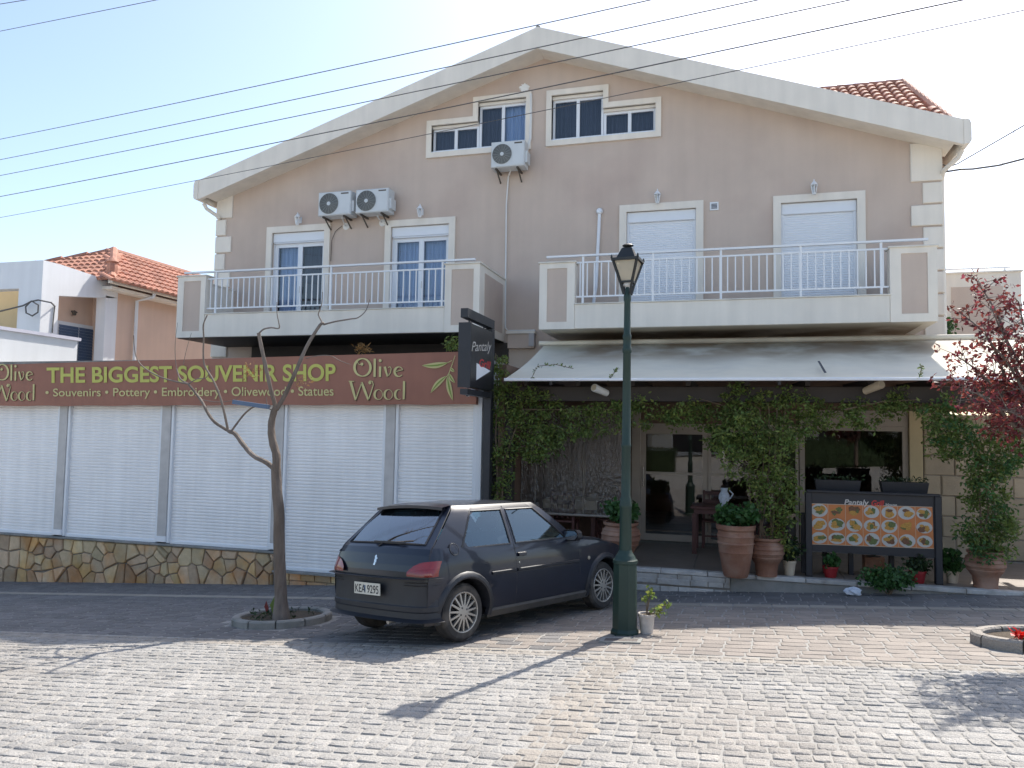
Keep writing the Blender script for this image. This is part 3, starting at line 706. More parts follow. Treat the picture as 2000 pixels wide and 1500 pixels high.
def put_tiles(parent, O, U, D, N, w, l, inside, rows, cols, mat='roof_tile', j0=0):
    """barrel tiles laid from O, columns along U, rows down along D"""
    src = bpy.data.meshes.new('tile'); t = tile_mesh(w*.98, l*1.12); src.from_pydata([tuple(v) for v in t.v], [], t.f); src.materials.append(MATS[mat])
    src.polygons.foreach_set('use_smooth', [True]*(len(t.f)-1)+[False])
    Mx = Matrix((U, -D, N)).transposed().to_4x4(); n = 0
    for j in range(j0, rows):
        for i in range(cols):
            p = O+U*((i+.5)*w)+D*((j+1)*l)
            if not inside(p): continue
            o = bpy.data.objects.new('tile', src); col.objects.link(o); o.parent = parent
            o.matrix_basis = Matrix.Translation(p-ORG[parent.name]) @ Mx; n += 1
    return n
def in_hip(p):
    t = (P1.y-p.y)/(P1.y-P2.y); return 0 <= t <= 1.02 and p.x < P1.x+(P2.x-P1.x)*t-.05 and p.z > zroof(min(p.x, eR.x))-.35
put_tiles(hip, Q, U, D, N, .215, .36, in_hip, int(DL/.36)+1, int((P2.x-1.0)/.215)+1)
n = 12
for i in range(n):                                       # ridge and hip caps
    a = P1.lerp(P2, i/n); b = P1.lerp(P2, (i+1.15)/n); MB().tube([a+N*.03, b+N*.0], [.10, .085], 8).build('hip_cap', 'roof_tile', hip, smooth=True)
for i in range(8):
    a = Q.lerp(P1, i/8); b = Q.lerp(P1, (i+1.12)/8); MB().tube([a+Vector((0, 0, .04)), b+Vector((0, 0, .01))], [.085, .10], 8).build('ridge_tile', 'roof_tile', hip, smooth=True)
# ================================================================ souvenir shop (low front building)
YS = 11.42
shop = thing('shop', 'low souvenir shop with five closed white roller shutters and stone base', 'shop', (-8, YS, -1.2))
SXR = X_(941, 880, YS); SXL = -14.6; SZT = 2.72
boxp('body', 'white_wall', shop, SXL, SXR-.05, YS+.14, 15.55, -2.2, SZT-.14)
boxp('roof_slab', 'concrete', shop, SXL, SXR, YS-.1, 15.56, SZT-.138, SZT-.02)
MB().bbox(SXR-.10, SXR, YS-.02, YS+.3, -1.4, 2.59, .006).build('end_post', 'white_metal', shop)
zw = -.525; zd = -.83                                    # sill heights on the stone wall and at the door bays
bays = [(SXL, X_(112, 920, YS), zw), (X_(128, 920, YS), X_(313, 920, YS), zw), (X_(331, 920, YS), X_(533, 920, YS), zw), (X_(553, 900, YS), X_(752, 900, YS), zd), (X_(771, 900, YS), SXR-.1, zd)]
zt = 2.0
for i, (a, b, z0) in enumerate(bays):
    s = empty_part('roller_shutter', shop)
    g = .05
    for xx in (a, b-g): MB().bbox(xx, xx+g, YS-.01, YS+.10, z0+.01, zt, .005).build('guide_rail', 'white_metal', s)
    slats(a+g-.004, b-g+.004, z0+.012, zt, YS+.045, .0545, .0075).build('slat_curtain', 'shutter_white', s)
    MB().bbox(a+g, b-g, YS+.02, YS+.06, z0+.0, z0+.05, .004).build('bottom_rail', 'white_metal', s)
    if i < 4:
        nx = bays[i+1][0]
        MB().bbox(b+.002, nx-.002, YS-.025, YS+.12, (-.40 if i < 3 else -1.2), zt, .006).build('post', 'post_grey', shop)
        if i < 3: MB().bbox(b-.01, nx+.01, YS-.04, YS+.12, -.50, -.40, .006).build('post_foot', 'white_metal', shop)
# rubble wall under the first three bays: every stone its own polygon
WXL, WXR = SXL, X_(534, 1100, YS-.06)
wallp = empty_part('stone_wall', shop); YW = YS-.05
MB().add([(WXL, YW+.02, gz(WXL, YW)-.1), (WXR, YW+.02, gz(WXR, YW)-.1), (WXR, YW+.02, zw-.03), (WXL, YW+.02, zw-.03)], [(0, 1, 2, 3)]).build('mortar_bed', 'mortar', wallp)
boxp('wall_core', 'mortar', wallp, WXL, WXR, YW+.025, YS+.139, -2, zw-.03)
x = WXL
while x < WXR:
    w = rng.uniform(.5, .9); MB().bbox(x+.003, min(x+w-.003, WXR+.02), YW-.045, YS+.13, zw-.03+rng.uniform(-.004, .004), zw, .006).build('coping_stone', 'concrete', wallp); x += w
def voronoi(seeds, x0, x1, zlo, zhi):
    cells = []
    for i, s in enumerate(seeds):
        poly = [(x0, zlo(x0)), (x1, zlo(x1)), (x1, zhi), (x0, zhi)]
        for j, t in enumerate(seeds):
            if i == j or abs(t[0]-s[0]) > .9: continue
            mx, mz = (s[0]+t[0])/2, (s[1]+t[1])/2; nx, nz = t[0]-s[0], t[1]-s[1]; out = []
            for k in range(len(poly)):
                p, q = poly[k], poly[(k+1) % len(poly)]; dp = (p[0]-mx)*nx+(p[1]-mz)*nz; dq = (q[0]-mx)*nx+(q[1]-mz)*nz
                if dp <= 0: out.append(p)
                if dp*dq < 0: r = dp/(dp-dq); out.append((p[0]+(q[0]-p[0])*r, p[1]+(q[1]-p[1])*r))
            poly = out
            if len(poly) < 3: break
        if len(poly) >= 3: cells.append(poly)
    return cells
def shrink(poly, d):
    n = len(poly); out = []
    for k in range(n):
        a, b, c = poly[k-1], poly[k], poly[(k+1) % n]
        e1 = Vector((b[0]-a[0], b[1]-a[1])); e2 = Vector((c[0]-b[0], c[1]-b[1]))
        if e1.length < 1e-5 or e2.length < 1e-5: continue
        n1 = Vector((-e1.y, e1.x)).normalized(); n2 = Vector((-e2.y, e2.x)).normalized(); m = n1+n2
        if m.length < .2: continue
        m = m/m.length_squared*2; out.append((b[0]+m.x*d, b[1]+m.y*d))
    return out
def clean(poly, tol=.03):
    out = []
    for p in poly:
        if not out or math.dist(p, out[-1]) > tol: out.append(p)
    if len(out) > 2 and math.dist(out[0], out[-1]) < tol: out.pop()
    return out
seeds = []; x = WXL
while x < WXR+.1:
    w = rng.uniform(.13, .29); H = zw-.03-gz(x, YW); n = max(2, round(H/rng.uniform(.14, .30)))
    for k in range(n): seeds.append((x+w/2+rng.uniform(-.10, .10), gz(x, YW)+H*(k+.5)/n+rng.uniform(-.06, .06)))
    x += w
zlo = lambda x: gz(x, YW)-.02
for poly in voronoi(seeds, WXL, WXR, zlo, zw-.035):
    poly = clean(poly)
    if len(poly) < 3: continue
    p0 = shrink(poly, rng.uniform(.006, .013)); p1 = shrink(p0, .012) if len(p0) == len(poly) else []
    if len(p0) != len(p1) or len(p0) < 3: continue
    n = len(p0); pr = rng.uniform(.006, .036); cx = sum(p[0] for p in p1)/n; cz = sum(p[1] for p in p1)/n
    tx, tz = rng.uniform(-.05, .05), rng.uniform(-.05, .05)
    vs = [(p[0], YW+.03, p[1]) for p in p0]+[(p[0], YW-pr*.2, p[1]) for p in p0]+[(p[0], YW-pr+tx*(p[0]-cx)+tz*(p[1]-cz)+rng.uniform(-.002, .002), p[1]) for p in p1]
    fs = [(k, (k+1) % n, n+(k+1) % n, n+k) for k in range(n)]+[(n+k, n+(k+1) % n, 2*n+(k+1) % n, 2*n+k) for k in range(n)]+[tuple(2*n+k for k in range(n))]
    MB().add(vs, fs).build('stone', 'stone', wallp)
# squared stones under the door bays and at the wall's right end
sill = empty_part('door_sill', shop)
boxp('sill_core', 'mortar', sill, WXR+.001, SXR, YW+.02, YS+.13, -2, zd-.03)
boxp('sill_slab', 'concrete', sill, WXR+.001, SXR, YW-.05, YS+.12, zd-.03, zd)
z1 = zd-.035; row = 0
while z1 > -1.3:
    x = WXR+.01+rng.uniform(0, .1); h = rng.uniform(.09, .13)
    while x < SXR:
        w = rng.uniform(.2, .4)
        if z1 > gz(x, YW)-.02: MB().bbox(x+.005, min(x+w-.005, SXR), YW-.012+rng.uniform(-.008, .006), YW+.04, max(z1-h, gz(x, YW)-.1), z1, .008).build('stone', 'stone', sill)
        x += w
    z1 -= h+.01

# ---------------------------------------------------------------- banner
YBN = 11.27
banner = thing('shop_banner', 'long brown banner advertising the souvenir shop in lime-green lettering', 'banner', (-8, YBN, 1.9))
bl0, bl1 = atY(0, 793, YBN), atY(0, 712, YBN); br0, br1 = atY(930, 790, YBN), atY(932, 686, YBN)
ex = -14.6; kb = (br0.z-bl0.z)/(br0.x-bl0.x); kt = (br1.z-bl1.z)/(br1.x-bl1.x)
mb = MB(); N = 60; rows = [[], []]
for i in range(N+1):
    x = ex+(br0.x-ex)*i/N; wv = .006*math.sin(i*.9)+.004*math.sin(i*2.3)
    rows[0].append((x, YBN+wv*.4, bl0.z+(x-bl0.x)*kb+.006*math.sin(i*1.1))); rows[1].append((x, YBN, bl1.z+(x-bl1.x)*kt))
mid = [((a[0]), YBN-.004+.003*math.sin(i*.7), (a[2]+b[2])/2) for i, (a, b) in enumerate(zip(*rows))]
mb.grid([rows[0], mid, rows[1]]); mb.add([rows[1][0], rows[1][-1], (br0.x, YBN+.1, rows[1][-1][2]), (ex, YBN+.1, rows[1][0][2])], [(0, 1, 2, 3)])
mb.add([rows[0][-1], (br0.x, YBN+.1, rows[0][-1][2]), (br0.x, YBN+.1, rows[1][-1][2]), rows[1][-1]], [(0, 1, 2, 3)])
mb.build('cloth', 'banner', banner, smooth=True)
for x in (-13, -10.4, -7.8, -5.2): boxp('frame_bar', 'bracket', banner, x, x+.04, YBN+.11, YS-.1, 2.02, 2.06)
def quadmap(u0, v0t, v0b, u1, v1t, v1b, Y):
    return lambda s, t: atY(u0+(u1-u0)*s, (v0b+(v1b-v0b)*s)*(1-t)+(v0t+(v1t-v0t)*s)*t, Y)
YL = YBN-.014
text_part('headline', 'THE BIGGEST SOUVENIR SHOP', 'lime', banner, quadmap(91, 717.5, 747, 655.5, 710, 743, YL), bold=.024, cap=.72)
text_part('goods_line', '• Souvenirs • Pottery • Embroidery • Olivewood • Statues', 'pale_lime', banner, quadmap(88.8, 758.5, 774, 651.5, 753.5, 772.5, YL), bold=.008, cap=.72, gap=.12)
# hand-drawn name: strokes in a 2000 x 759 sketch space of the banner's right end
def ribbon(mb, pts, ws, fn, Y):
    P = [Vector(p) for p in pts]; L = []; Rr = []
    for i, p in enumerate(P):
        d = (P[min(i+1, len(P)-1)]-P[max(i-1, 0)]).normalized(); n = Vector((-d.y, d.x)); w = ws[i] if hasattr(ws, '__len__') else ws
        L.append(atY(*fn(*(p+n*w/2)), Y)); Rr.append(atY(*fn(*(p-n*w/2)), Y))
    mb.grid([L, Rr])
def arc(cx, cy, rx, ry, a0, a1, n=22): return [(cx+rx*math.cos(R(a0+(a1-a0)*i/n)), cy-ry*math.sin(R(a0+(a1-a0)*i/n))) for i in range(n+1)]
def wide(n, lo, hi, ph=0): return [lo+(hi-lo)*abs(math.sin(ph+math.pi*i/(n-1)))**1.5 for i in range(n)]
def blob(mb, cx, cy, r, fn, Y): mb.add([atY(*fn(cx, cy), Y)]+[atY(*fn(*p), Y) for p in arc(cx, cy, r, r, 0, 345, 15)], [(0, i+1, (i+1) % 16+1) for i in range(16)])
def olive_wood(mb, fn, Y):
    n = 45
    O = arc(262, 190, 108, 118, 100, -260, 44); ribbon(mb, O, [12+22*abs(math.cos(R(100-360*i/44))) for i in range(45)], fn, Y)
    ribbon(mb, arc(232, 112, 34, 42, 130, 300, 12), 9, fn, Y); blob(mb, 254, 146, 20, fn, Y)
    ribbon(mb, [(428, 72), (426, 200), (424, 318)], [30, 30, 30], fn, Y)
    ribbon(mb, [(500, 178), (498, 250), (496, 318)], [32, 30, 30], fn, Y); blob(mb, 500, 98, 20, fn, Y)
    ribbon(mb, [(562, 180), (580, 250), (600, 312)], [32, 28, 20], fn, Y); ribbon(mb, [(600, 312), (640, 260), (650, 205), (632, 182), (606, 190)], [12, 10, 11, 12, 8], fn, Y)
    e = arc(752, 248, 56, 64, 20, 320, 26); ribbon(mb, e, [8+24*max(0, -math.cos(R(20+300*i/26)))+4*abs(math.sin(R(20+300*i/26))) for i in range(27)], fn, Y)
    ribbon(mb, [(704, 250), (760, 232), (806, 222)], [9, 9, 9], fn, Y)
    ribbon(mb, [(100, 375), (135, 500), (168, 628)], [34, 34, 22], fn, Y); ribbon(mb, [(168, 628), (210, 510), (252, 395)], [14, 12, 12], fn, Y)
    ribbon(mb, [(250, 390), (295, 510), (340, 628)], [30, 34, 24], fn, Y); ribbon(mb, [(340, 628), (385, 500), (408, 420), (395, 378), (360, 372), (340, 395)], [14, 12, 12, 12, 11, 8], fn, Y); blob(mb, 362, 398, 20, fn, Y)
    ribbon(mb, [(75, 375), (100, 377), (150, 378)], 10, fn, Y)
    for cx in (478, 612):
        c = arc(cx, 556, 54, 66, 90, 450, 28); ribbon(mb, c, [7+24*max(0, -math.cos(R(90+360*i/28)))**1.2 for i in range(29)], fn, Y)
    c = arc(752, 556, 52, 66, 60, 300, 22); ribbon(mb, c, [7+26*max(0, -math.cos(R(60+240*i/22)))**1.2 for i in range(23)], fn, Y)
    ribbon(mb, [(822, 375), (820, 500), (816, 620)], [30, 30, 26], fn, Y)
def fR(x, y): return 670+x/6.897, 690+y/6.897
def fL(x, y): u, v = fR(x, y); return 22+(u-731.6)*.76, 711.5+(v-700)*.88
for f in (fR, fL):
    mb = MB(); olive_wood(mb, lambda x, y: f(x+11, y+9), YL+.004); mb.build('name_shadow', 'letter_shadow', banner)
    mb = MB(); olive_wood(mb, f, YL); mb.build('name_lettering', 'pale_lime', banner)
def leafshape(p, q, w, n=10, bend=0):
    p = Vector(p); q = Vector(q); d = q-p; nn = Vector((-d.y, d.x)).normalized(); A = []; B = []
    for i in range(n+1):
        t = i/n; c = p+d*t+nn*bend*math.sin(math.pi*t); h = w*math.sin(math.pi*t)**.8*(1.15-.3*t); A.append(c+nn*h); B.append(c-nn*h)
    return A, B
for (p, q, w, b) in (((1410, 128), (1062, 165), 38, -18), ((1398, 305), (1180, 535), 34, 18), ((1405, 310), (1478, 635), 36, 10), ((1425, 270), (1508, 398), 26, 12), ((1440, 200), (1500, 250), 22, 0)):
    for nm, sc, mt, yy in (('olive_leaf', 1, 'pale_lime', YL), ('olive_leaf_vein', .28, 'leaf_green_print', YL-.003)):
        A, B = leafshape(p, q, w*sc, bend=b); mb = MB(); mb.grid([[atY(*fR(*a), yy) for a in A], [atY(*fR(*a), yy) for a in B]]); mb.build(nm, mt, banner)
mb = MB(); ribbon(mb, [(1510, 30), (1470, 150), (1430, 260), (1395, 320)], [8, 10, 12, 10], fR, YL-.002); ribbon(mb, [(1405, 130), (1470, 95)], 9, fR, YL-.002); mb.build('olive_stem', 'pale_lime', banner)

# ---------------------------------------------------------------- projecting sign of the restaurant
sg = thing('hanging_sign', 'black projecting restaurant sign on a tall dark post beside the banner', 'sign', (-3.66, 11.3, gz(-3.66, 11.3)))
PX = -3.64
MB().bbox(PX-.06, PX+.06, 11.22, 11.36, -1.0, 3.12, .008).build('post', 'charcoal', sg)
ya = PX/((X_(908, 610, 10))/10)
zt = Z_(905, 603, ya)
MB().bar((PX, ya-.02, zt-.06), (PX, 11.36, zt-.06), .11, .13).build('top_arm', 'charcoal', sg)
zb0, zb1 = Z_(912, 755, ya+.05), Z_(912, 631, ya+.05)
YS0, YS1 = ya+.04, 11.2
boxp('lightbox', 'sign_black', sg, PX-.09, PX+.075, YS0, YS1, zb0, zb1)
MB().box(PX-.1, PX+.085, YS0-.008, YS0+.02, zb0-.01, zb1+.01).build('edge_frame', 'charcoal', sg)
MB().bar((PX, ya+.02, zb0-.07), (PX, 11.3, zb0-.07), .11, .08).build('lower_arm', 'charcoal', sg)
for y in (YS0+.15, YS1-.2): MB().tube([(PX, y, zb1), (PX, y, zt-.1)], .012, 6).build('hanger', 'charcoal', sg)
xs = PX+.0775
def sidemap(y0, y1, z0a, z0b, h): return lambda s, t: Vector((xs, y0+(y1-y0)*s, z0a+(z0b-z0a)*s+h*t))
LY = YS1-YS0; H = zb1-zb0
text_part('sign_name', 'Pantaly', 'sign_chalk', sg, sidemap(YS0+.06*LY, YS0+.95*LY, zb0+.56*H, zb0+.68*H, .16*H), shear=.25, cap=.72)
text_part('sign_word', 'Grill', 'sign_red', sg, sidemap(YS0+.40*LY, YS0+.93*LY, zb0+.36*H, zb0+.36*H, .13*H), shear=.2, bold=.02, cap=.72)
MB().add([(xs-.0005, YS0+.28*LY, zb0+.40*H), (xs-.0005, YS0+.28*LY, zb0+.12*H), (xs-.0005, YS0+.93*LY, zb0+.33*H)], [(0, 1, 2)]).build('sign_triangle', 'sign_white', sg)
cc = thing('security_camera', 'small white bullet security camera below the hanging sign', 'camera', (-3.9, 11.2, 1.95))
p = atY(912, 771, 11.1); q = atY(925, 762, 11.25)
MB().tube([p, p.lerp(q, .15), q], [.035, .04, .04], 10).build('body', 'white_metal', cc, smooth=True); MB().tube([p-(q-p)*.02, p+(q-p)*.02], .03, 10).build('lens', 'ink', cc)
MB().tube([q, q+Vector((.03, .06, .02)), (SXR-.05, YS-.02, q.z+.02)], .015, 6).build('arm', 'white_metal', cc)

# ================================================================ awning and restaurant front
aw = thing('awning', 'pale grey fabric awning spread over the restaurant terrace below the right balcony', 'awning', (0, 14.4, 3.2))
AF = 11.0; af0, af1 = atY(985, 741, AF), atY(1998, 737.5, AF); at0 = atY(1062, 676, 14.4); at1z = Z_(1800, 664, 14.4)
zf = (af0.z+af1.z)/2; ztp = (at0.z+at1z)/2+.0; axr = 4.9
N = 44; M_ = 8; rows = []
for j in range(M_+1):
    t = j/M_; r = []
    for i in range(N+1):
        s = i/N; xl = af0.x+(at0.x-af0.x)*t; x = xl+(axr-xl)*s
        sag = -.05*math.sin(math.pi*t)-.012*math.sin(s*40)*math.sin(math.pi*t)-.02*abs(math.sin(s*math.pi*5))*math.sin(math.pi*t)
        r.append((x, AF+(14.4-AF)*t, zf+(ztp-zf)*t+sag))
    rows.append(r)
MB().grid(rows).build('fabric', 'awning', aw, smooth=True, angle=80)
MB().bbox(af0.x, axr, AF-.03, AF+.03, zf-.03, zf+.012, .008).build('front_bar', 'white_metal', aw)
MB().tube([(at0.x-.1, 14.45, ztp+.05), (axr, 14.45, ztp+.05)], .05, 10).build('roller', 'cream_brown', aw, smooth=True)
for x in (-2.6, .6, 3.6): MB().bar((x, AF+.05, zf-.06), (x, 14.4, ztp-.26), .04, .05).build('arm', 'charcoal', aw)

def onaw(u, v):
    p = atY(u, v, AF+.3)
    for _ in range(8): t_ = (p.z-zf)/(ztp-zf); p = atY(u, v, AF+(14.4-AF)*t_-.05)
    return p
mb = MB(); a_, b_ = onaw(1599, 708), onaw(1612, 732); mb.bar(a_+Vector((0, 0, .02)), b_+Vector((0, 0, .03)), .03, .006); mb.build('tear', 'room_dark', aw)
rf = thing('restaurant_front', 'glazed restaurant front with beige frames, dark beams and stone piers', 'restaurant', (0, 14.1, TZ))
YG = 14.1
def gx(u, v=950): return X_(u, v, YG)
zT = 1.98
boxp('fascia', 'brown_wall', rf, TX0+.05, 3.9, YG-.02, YG+.2, zT+.02, 3.1)
boxp('ceiling', 'interior', rf, TX0+.1, 3.9, YG+.21, YF-.01, zT+.1, zT+.18)
boxp('left_wall', 'brown_wall', rf, TX0-.02, TX0+.1, 11.6, YF-.01, -.6, 2.6)
xd0, xd1, xd2, xd3 = gx(1240), gx(1262), gx(1385), gx(1470)
# wavy plastic glazing left of the door
zk = TZ+.62
boxp('low_wall', 'brown_wall', rf, TX0+.11, gx(1236), YG, YG+.15, TZ, zk); boxp('rear_panel', 'brown_wall', rf, TX0+.11, gx(1236), YG+.02, YG+.1, zk, zT)
N = 60; xa, xb = TX0+.12, gx(1234); xb = X_(1232, 950, 12.5); zk = Z_(1130, 1006, 12.5); r0 = [(xa+(xb-xa)*i/N, 12.5+.012*math.sin(i*.8)+.008*math.sin(i*2.1), zk) for i in range(N+1)]; r1 = [(a, b-.006+.01*math.sin(a*9), zT) for a, b, c in r0]
MB().grid([r0, r1]).build('wavy_pane', 'wavy_glass', rf, smooth=True, angle=80)
MB().tube([(xa, 12.5, zk), (xb, 12.5, zk)], .02, 8).build('sheet_weight_bar', 'alu_beige', rf)
for u in (1045, 1140): x = X_(u, 950, 12.53); boxp('mullion', 'alu_beige', rf, x-.012, x+.012, 12.53, 12.55, zk, zT)
# door and fixed panes
def frame(x0, x1, z0, z1, w=.075, name='door_frame', mid=None, mat='alu_beige'):
    mb = MB(); y = YG
    mb.box(x0, x0+w, y, y+.07, z0, z1); mb.box(x1-w, x1, y, y+.07, z0, z1); mb.box(x0+w, x1-w, y+.001, y+.069, z1-w, z1); mb.box(x0+w, x1-w, y+.001, y+.069, z0, z0+w*1.3)
    if mid is not None: mb.box(x0+w, x1-w, y+.002, y+.068, mid-.022, mid+.022)
    f = mb.build(name, mat, rf)
    MB().add([(x0+w, y+.035, z0), (x1-w, y+.035, z0), (x1-w, y+.035, z1), (x0+w, y+.035, z1)], [(0, 1, 2, 3)]).build('pane', 'shop_glass', f)
    return f
MB().bbox(xd0-.06, xd0+.10, YG-.03, YG+.10, TZ, zT, .008).build('door_post', 'alu_beige', rf)
mid = Z_(1320, 925, YG)
dz = Z_(1300, 838, YG)
dfr = frame(xd0+.102, gx(1382), TZ+.01, dz, .09, 'door', mid)
MB().tube([(xd0+.15, YG-.05, mid-.25), (xd0+.15, YG-.05, mid+.1)], .014, 8).build('handle', 'chrome', dfr)
frame(gx(1383), gx(1560), TZ+.01, dz, .05, 'fixed_light', mid)
boxp('transom', 'alu_beige', rf, xd0-.06, gx(1560), YG-.01, YG+.08, dz+.002, dz+.10)
boxp('transom_panel', 'brown_wall', rf, xd0-.06, gx(1560), YG+.01, YG+.06, dz+.102, zT+.02)
# window with deep frame right of the door
wx0, wx1 = gx(1562), gx(1775); wz0 = Z_(1700, 985, YG); wz1 = Z_(1700, 832, YG)
boxp('apron', 'block_stone', rf, wx0, wx1, YG, YG+.2, TZ, wz0)
frame(wx0, wx1, wz0, wz1, .085, 'window_frame'); boxp('header', 'alu_beige', rf, wx0, wx1, YG-.01, YG+.08, wz1+.002, zT+.02)
MB().bbox(gx(1776), gx(1802), YG-.06, YG+.2, TZ, zT+.02, .006).build('pilaster', 'yellow_render', rf)
# block-stone wall at the right
z = TZ; k = 0
while z < zT-.1:
    h = .33; x = gx(1804)+(.0 if k % 2 else -.0); xe = 5.3; off = .25 if k % 2 else .45
    first = True
    while x < xe:
        w = off if first else rng.uniform(.45, .6); first = False
        MB().bbox(x+.006, min(x+w-.006, xe), YG-.05+rng.uniform(-.012, .012), YG+.15, z+.006, z+h-.006, .014).build('block', 'block_stone', rf); x += w
    z += h; k += 1
boxp('block_core', 'mortar', rf, gx(1804), 5.3, YG-.03, YG+.14, TZ, z)
# pergola: dark beam, posts, rafters
YPG = 11.62
zb0, zb1 = Z_(1400, 783, YPG), Z_(1400, 758, YPG)
MB().bbox(-3.45, 5.2, YPG-.06, YPG+.06, zb0-.02, zb1+.02, .008).build('beam', 'dark_wood', rf)
for x in (-3.38, 4.05): MB().bbox(x-.07, x+.07, YPG-.07+.002, YPG+.07, TZ, zb0-.021, .01).build('pergola_post', 'dark_wood', rf)
x = -3.1
while x < 5: MB().bar((x, YPG-.12, zb1+.075), (x, YG-.03, zb1+.16), .07, .10).build('rafter', 'dark_wood', rf); x += .82
for x0, x1 in ((-3.3, -.3), (-.2, 2.2), (2.3, 5)): boxp('clerestory', 'room_dark', rf, x0, x1, YPG+.30, YPG+.33, zb0+.02, zb1+.02)
for (u, v, u2, v2, lab) in ((1160, 757, 1185, 768, 'white tubular spotlight among the vines left of the lamp post'), (1722, 750, 1690, 764, 'cream tubular spotlight under the awning above the menu board')):
    p, q = atY(u, v, 11.3), atY(u2, v2, 11.54); s = thing('spotlight', lab, 'spotlight', q, 'tubular spotlights on the pergola beam')
    MB().tube([p, p+(q-p)*.05, q], [.058, .06, .05], 14, cap=True).build('housing', 'pot_cream' if u > 1500 else 'white_metal', s, smooth=True)
    MB().tube([q, q+Vector((0, .03, -.02)), Vector((q.x, YPG-.05, zb0+.05))], .012, 6).build('bracket', 'bracket', s)
    MB().tube([p-(q-p)*.012, p-(q-p)*.004], .05, 14).build('lens', 'lamp_glass', s)
# pipe work and a boxed duct on the house wall left of the awning
dk = thing('wall_duct', 'small boxed duct on the wall between the two balconies', 'duct', (-4, YF, 3.2))
x0, x1 = X_(992, 660, YF-.1), X_(1043, 660, YF-.1)
boxp('duct_box', 'stucco', dk, x0, x1, YF-.12, YF, Z_(1010, 680, YF-.1), Z_(1010, 652, YF-.1)); boxp('duct_cap', 'cream', dk, x0-.03, x1+.03, YF-.15, YF, Z_(1010, 652, YF-.1), Z_(1010, 647, YF-.1)); boxp('duct_leg', 'pipe_grey', dk, x1-.1, x1+.012, YF-.16, YF, Z_(1010, 677, YF-.1), Z_(1010, 652, YF-.1))

# ================================================================ neighbouring house and parapet on the left
nb = thing('neighbour_house', 'white and peach house with red hipped tile roof and blue shutters at left', 'house', (-18, 16, 0))
NX = -16.9; YN = PXN = None
yc = atX(85, 508, NX).y; zc = atX(85, 508, NX).z                     # front corner of the white porch
yo0, yo1 = atX(114, 600, NX).y, atX(206, 600, NX).y; ye = atX(229, 600, NX).y
zb = Z_(45, 563, yc)
boxp('porch_column', 'white_wall', nb, NX-.75, NX, yc, yo0, -2, zc)
boxp('porch_column', 'white_wall', nb, NX-.32, NX, yo1, ye, -2, 5.15)
zu = atX(115, 570, NX).z
mb = MB(); z1 = atX(225, 556, NX).z
mb.add([(NX, yo0, zu-.1), (NX, ye, 5.15), (NX, ye, z1+.05), (NX, yo0, zc), (NX-.3, yo0, zu-.1), (NX-.3, ye, 5.15), (NX-.3, ye, z1+.05), (NX-.3, yo0, zc)], [(0, 1, 2, 3), (7, 6, 5, 4), (3, 2, 6, 7), (0, 4, 5, 1), (1, 5, 6, 2)]); mb.build('porch_beam', 'white_wall', nb)
boxp('porch_front', 'white_wall', nb, NX-6, NX-.751, yc+.002, yc+.3, zb, zc)
boxp('front_wall', 'yellow_render', nb, NX-6, NX-1.0, yc+.9, yc+1.0, -2, zb+.6)
boxp('side_wall', 'stucco_peach', nb, NX-.95, NX-.85, yo0-.3, ye, -2, 5.6)
boxp('side_wall', 'stucco_peach', nb, NX-6, NX-.33, ye+.001, 27, -2, 5.62); boxp('side_wall', 'stucco_peach', nb, NX-.329, NX-.06, ye+.002, 27, -2, 5.4)
xw = NX-.84; y0, y1 = atX(112, 660, xw).y, atX(188, 660, xw).y; zt = atX(150, 639, xw).z
MB().box(xw-.005, xw+.02, y0-.12, y1+.1, zt-1.4, zt+.1).build('window_surround', 'white_wall', nb)
for a, b in ((y0, (y0+y1)/2-.01), ((y0+y1)/2+.01, y1)):
    mb = MB(); n = 16; zz = zt-1.3
    for i in range(n): z = zz+(1.3/n)*i; mb.add([(xw+.05, a, z), (xw+.05, b, z), (xw+.03, b, z+1.3/n), (xw+.03, a, z+1.3/n)], [(0, 1, 2, 3)])
    mb.build('window_shutter', 'blue_shutter', nb)
p = atX(145, 612, xw+.1); MB().tube([p+Vector((-.1, 0, .06)), p+Vector((0, 0, .06)), p], .02, 6).build('wall_lamp_arm', 'bracket', nb); MB().lathe([(.0, -.06), (.05, -.05), (.06, .02), (.09, .03), (.0, .09)], p, 8).build('wall_lamp', 'bracket', nb)
# its roof: hip corner over the side wall
ec = atX(218, 545, NX+.35); ridge = atX(222, 494, NX-1.9); rr = Vector((NX-1.9, 30, ridge.z)); er = Vector((NX+.35, 30, ec.z-.0)); lf = Vector((NX-8, ec.y, ec.z)); 
lr = Vector((NX-4.2, ridge.y, ridge.z))
U = Vector((0, 1, 0)); Dn = Vector((ec.x-ridge.x, 0, ec.z-ridge.z)); DL = Dn.length; Dn.normalize(); Nn = U.cross(Dn).normalized(); Nn = Nn if Nn.z > 0 else -Nn
hipt = Vector((NX-1.9, ridge.y, ridge.z))
mb = MB(); mb.add([hipt, rr, er, ec], [(3, 2, 1, 0)]); mb.v = [tuple(Vector(p)-Vector((0, 0, .03))) for p in mb.v]; mb.build('roof_deck', 'roof_under', nb)
Uf = Vector((1, 0, 0)); Df = Vector((0, ec.y-hipt.y, ec.z-hipt.z)); Nf0 = Uf.cross(Df); dL = ray(105, 514); LH = CAM+dL*((hipt-CAM).dot(Nf0)/dL.dot(Nf0)); kx = (LH.x-hipt.x)/(LH.y-hipt.y); lf = Vector((hipt.x+kx*(ec.y-hipt.y), ec.y, ec.z))
ins = lambda p: p.y > ec.y+.02+(hipt.y-ec.y)*(1-(p.x-hipt.x)/(ec.x-hipt.x)) and p.y < 24.5
w, l = .23, .36
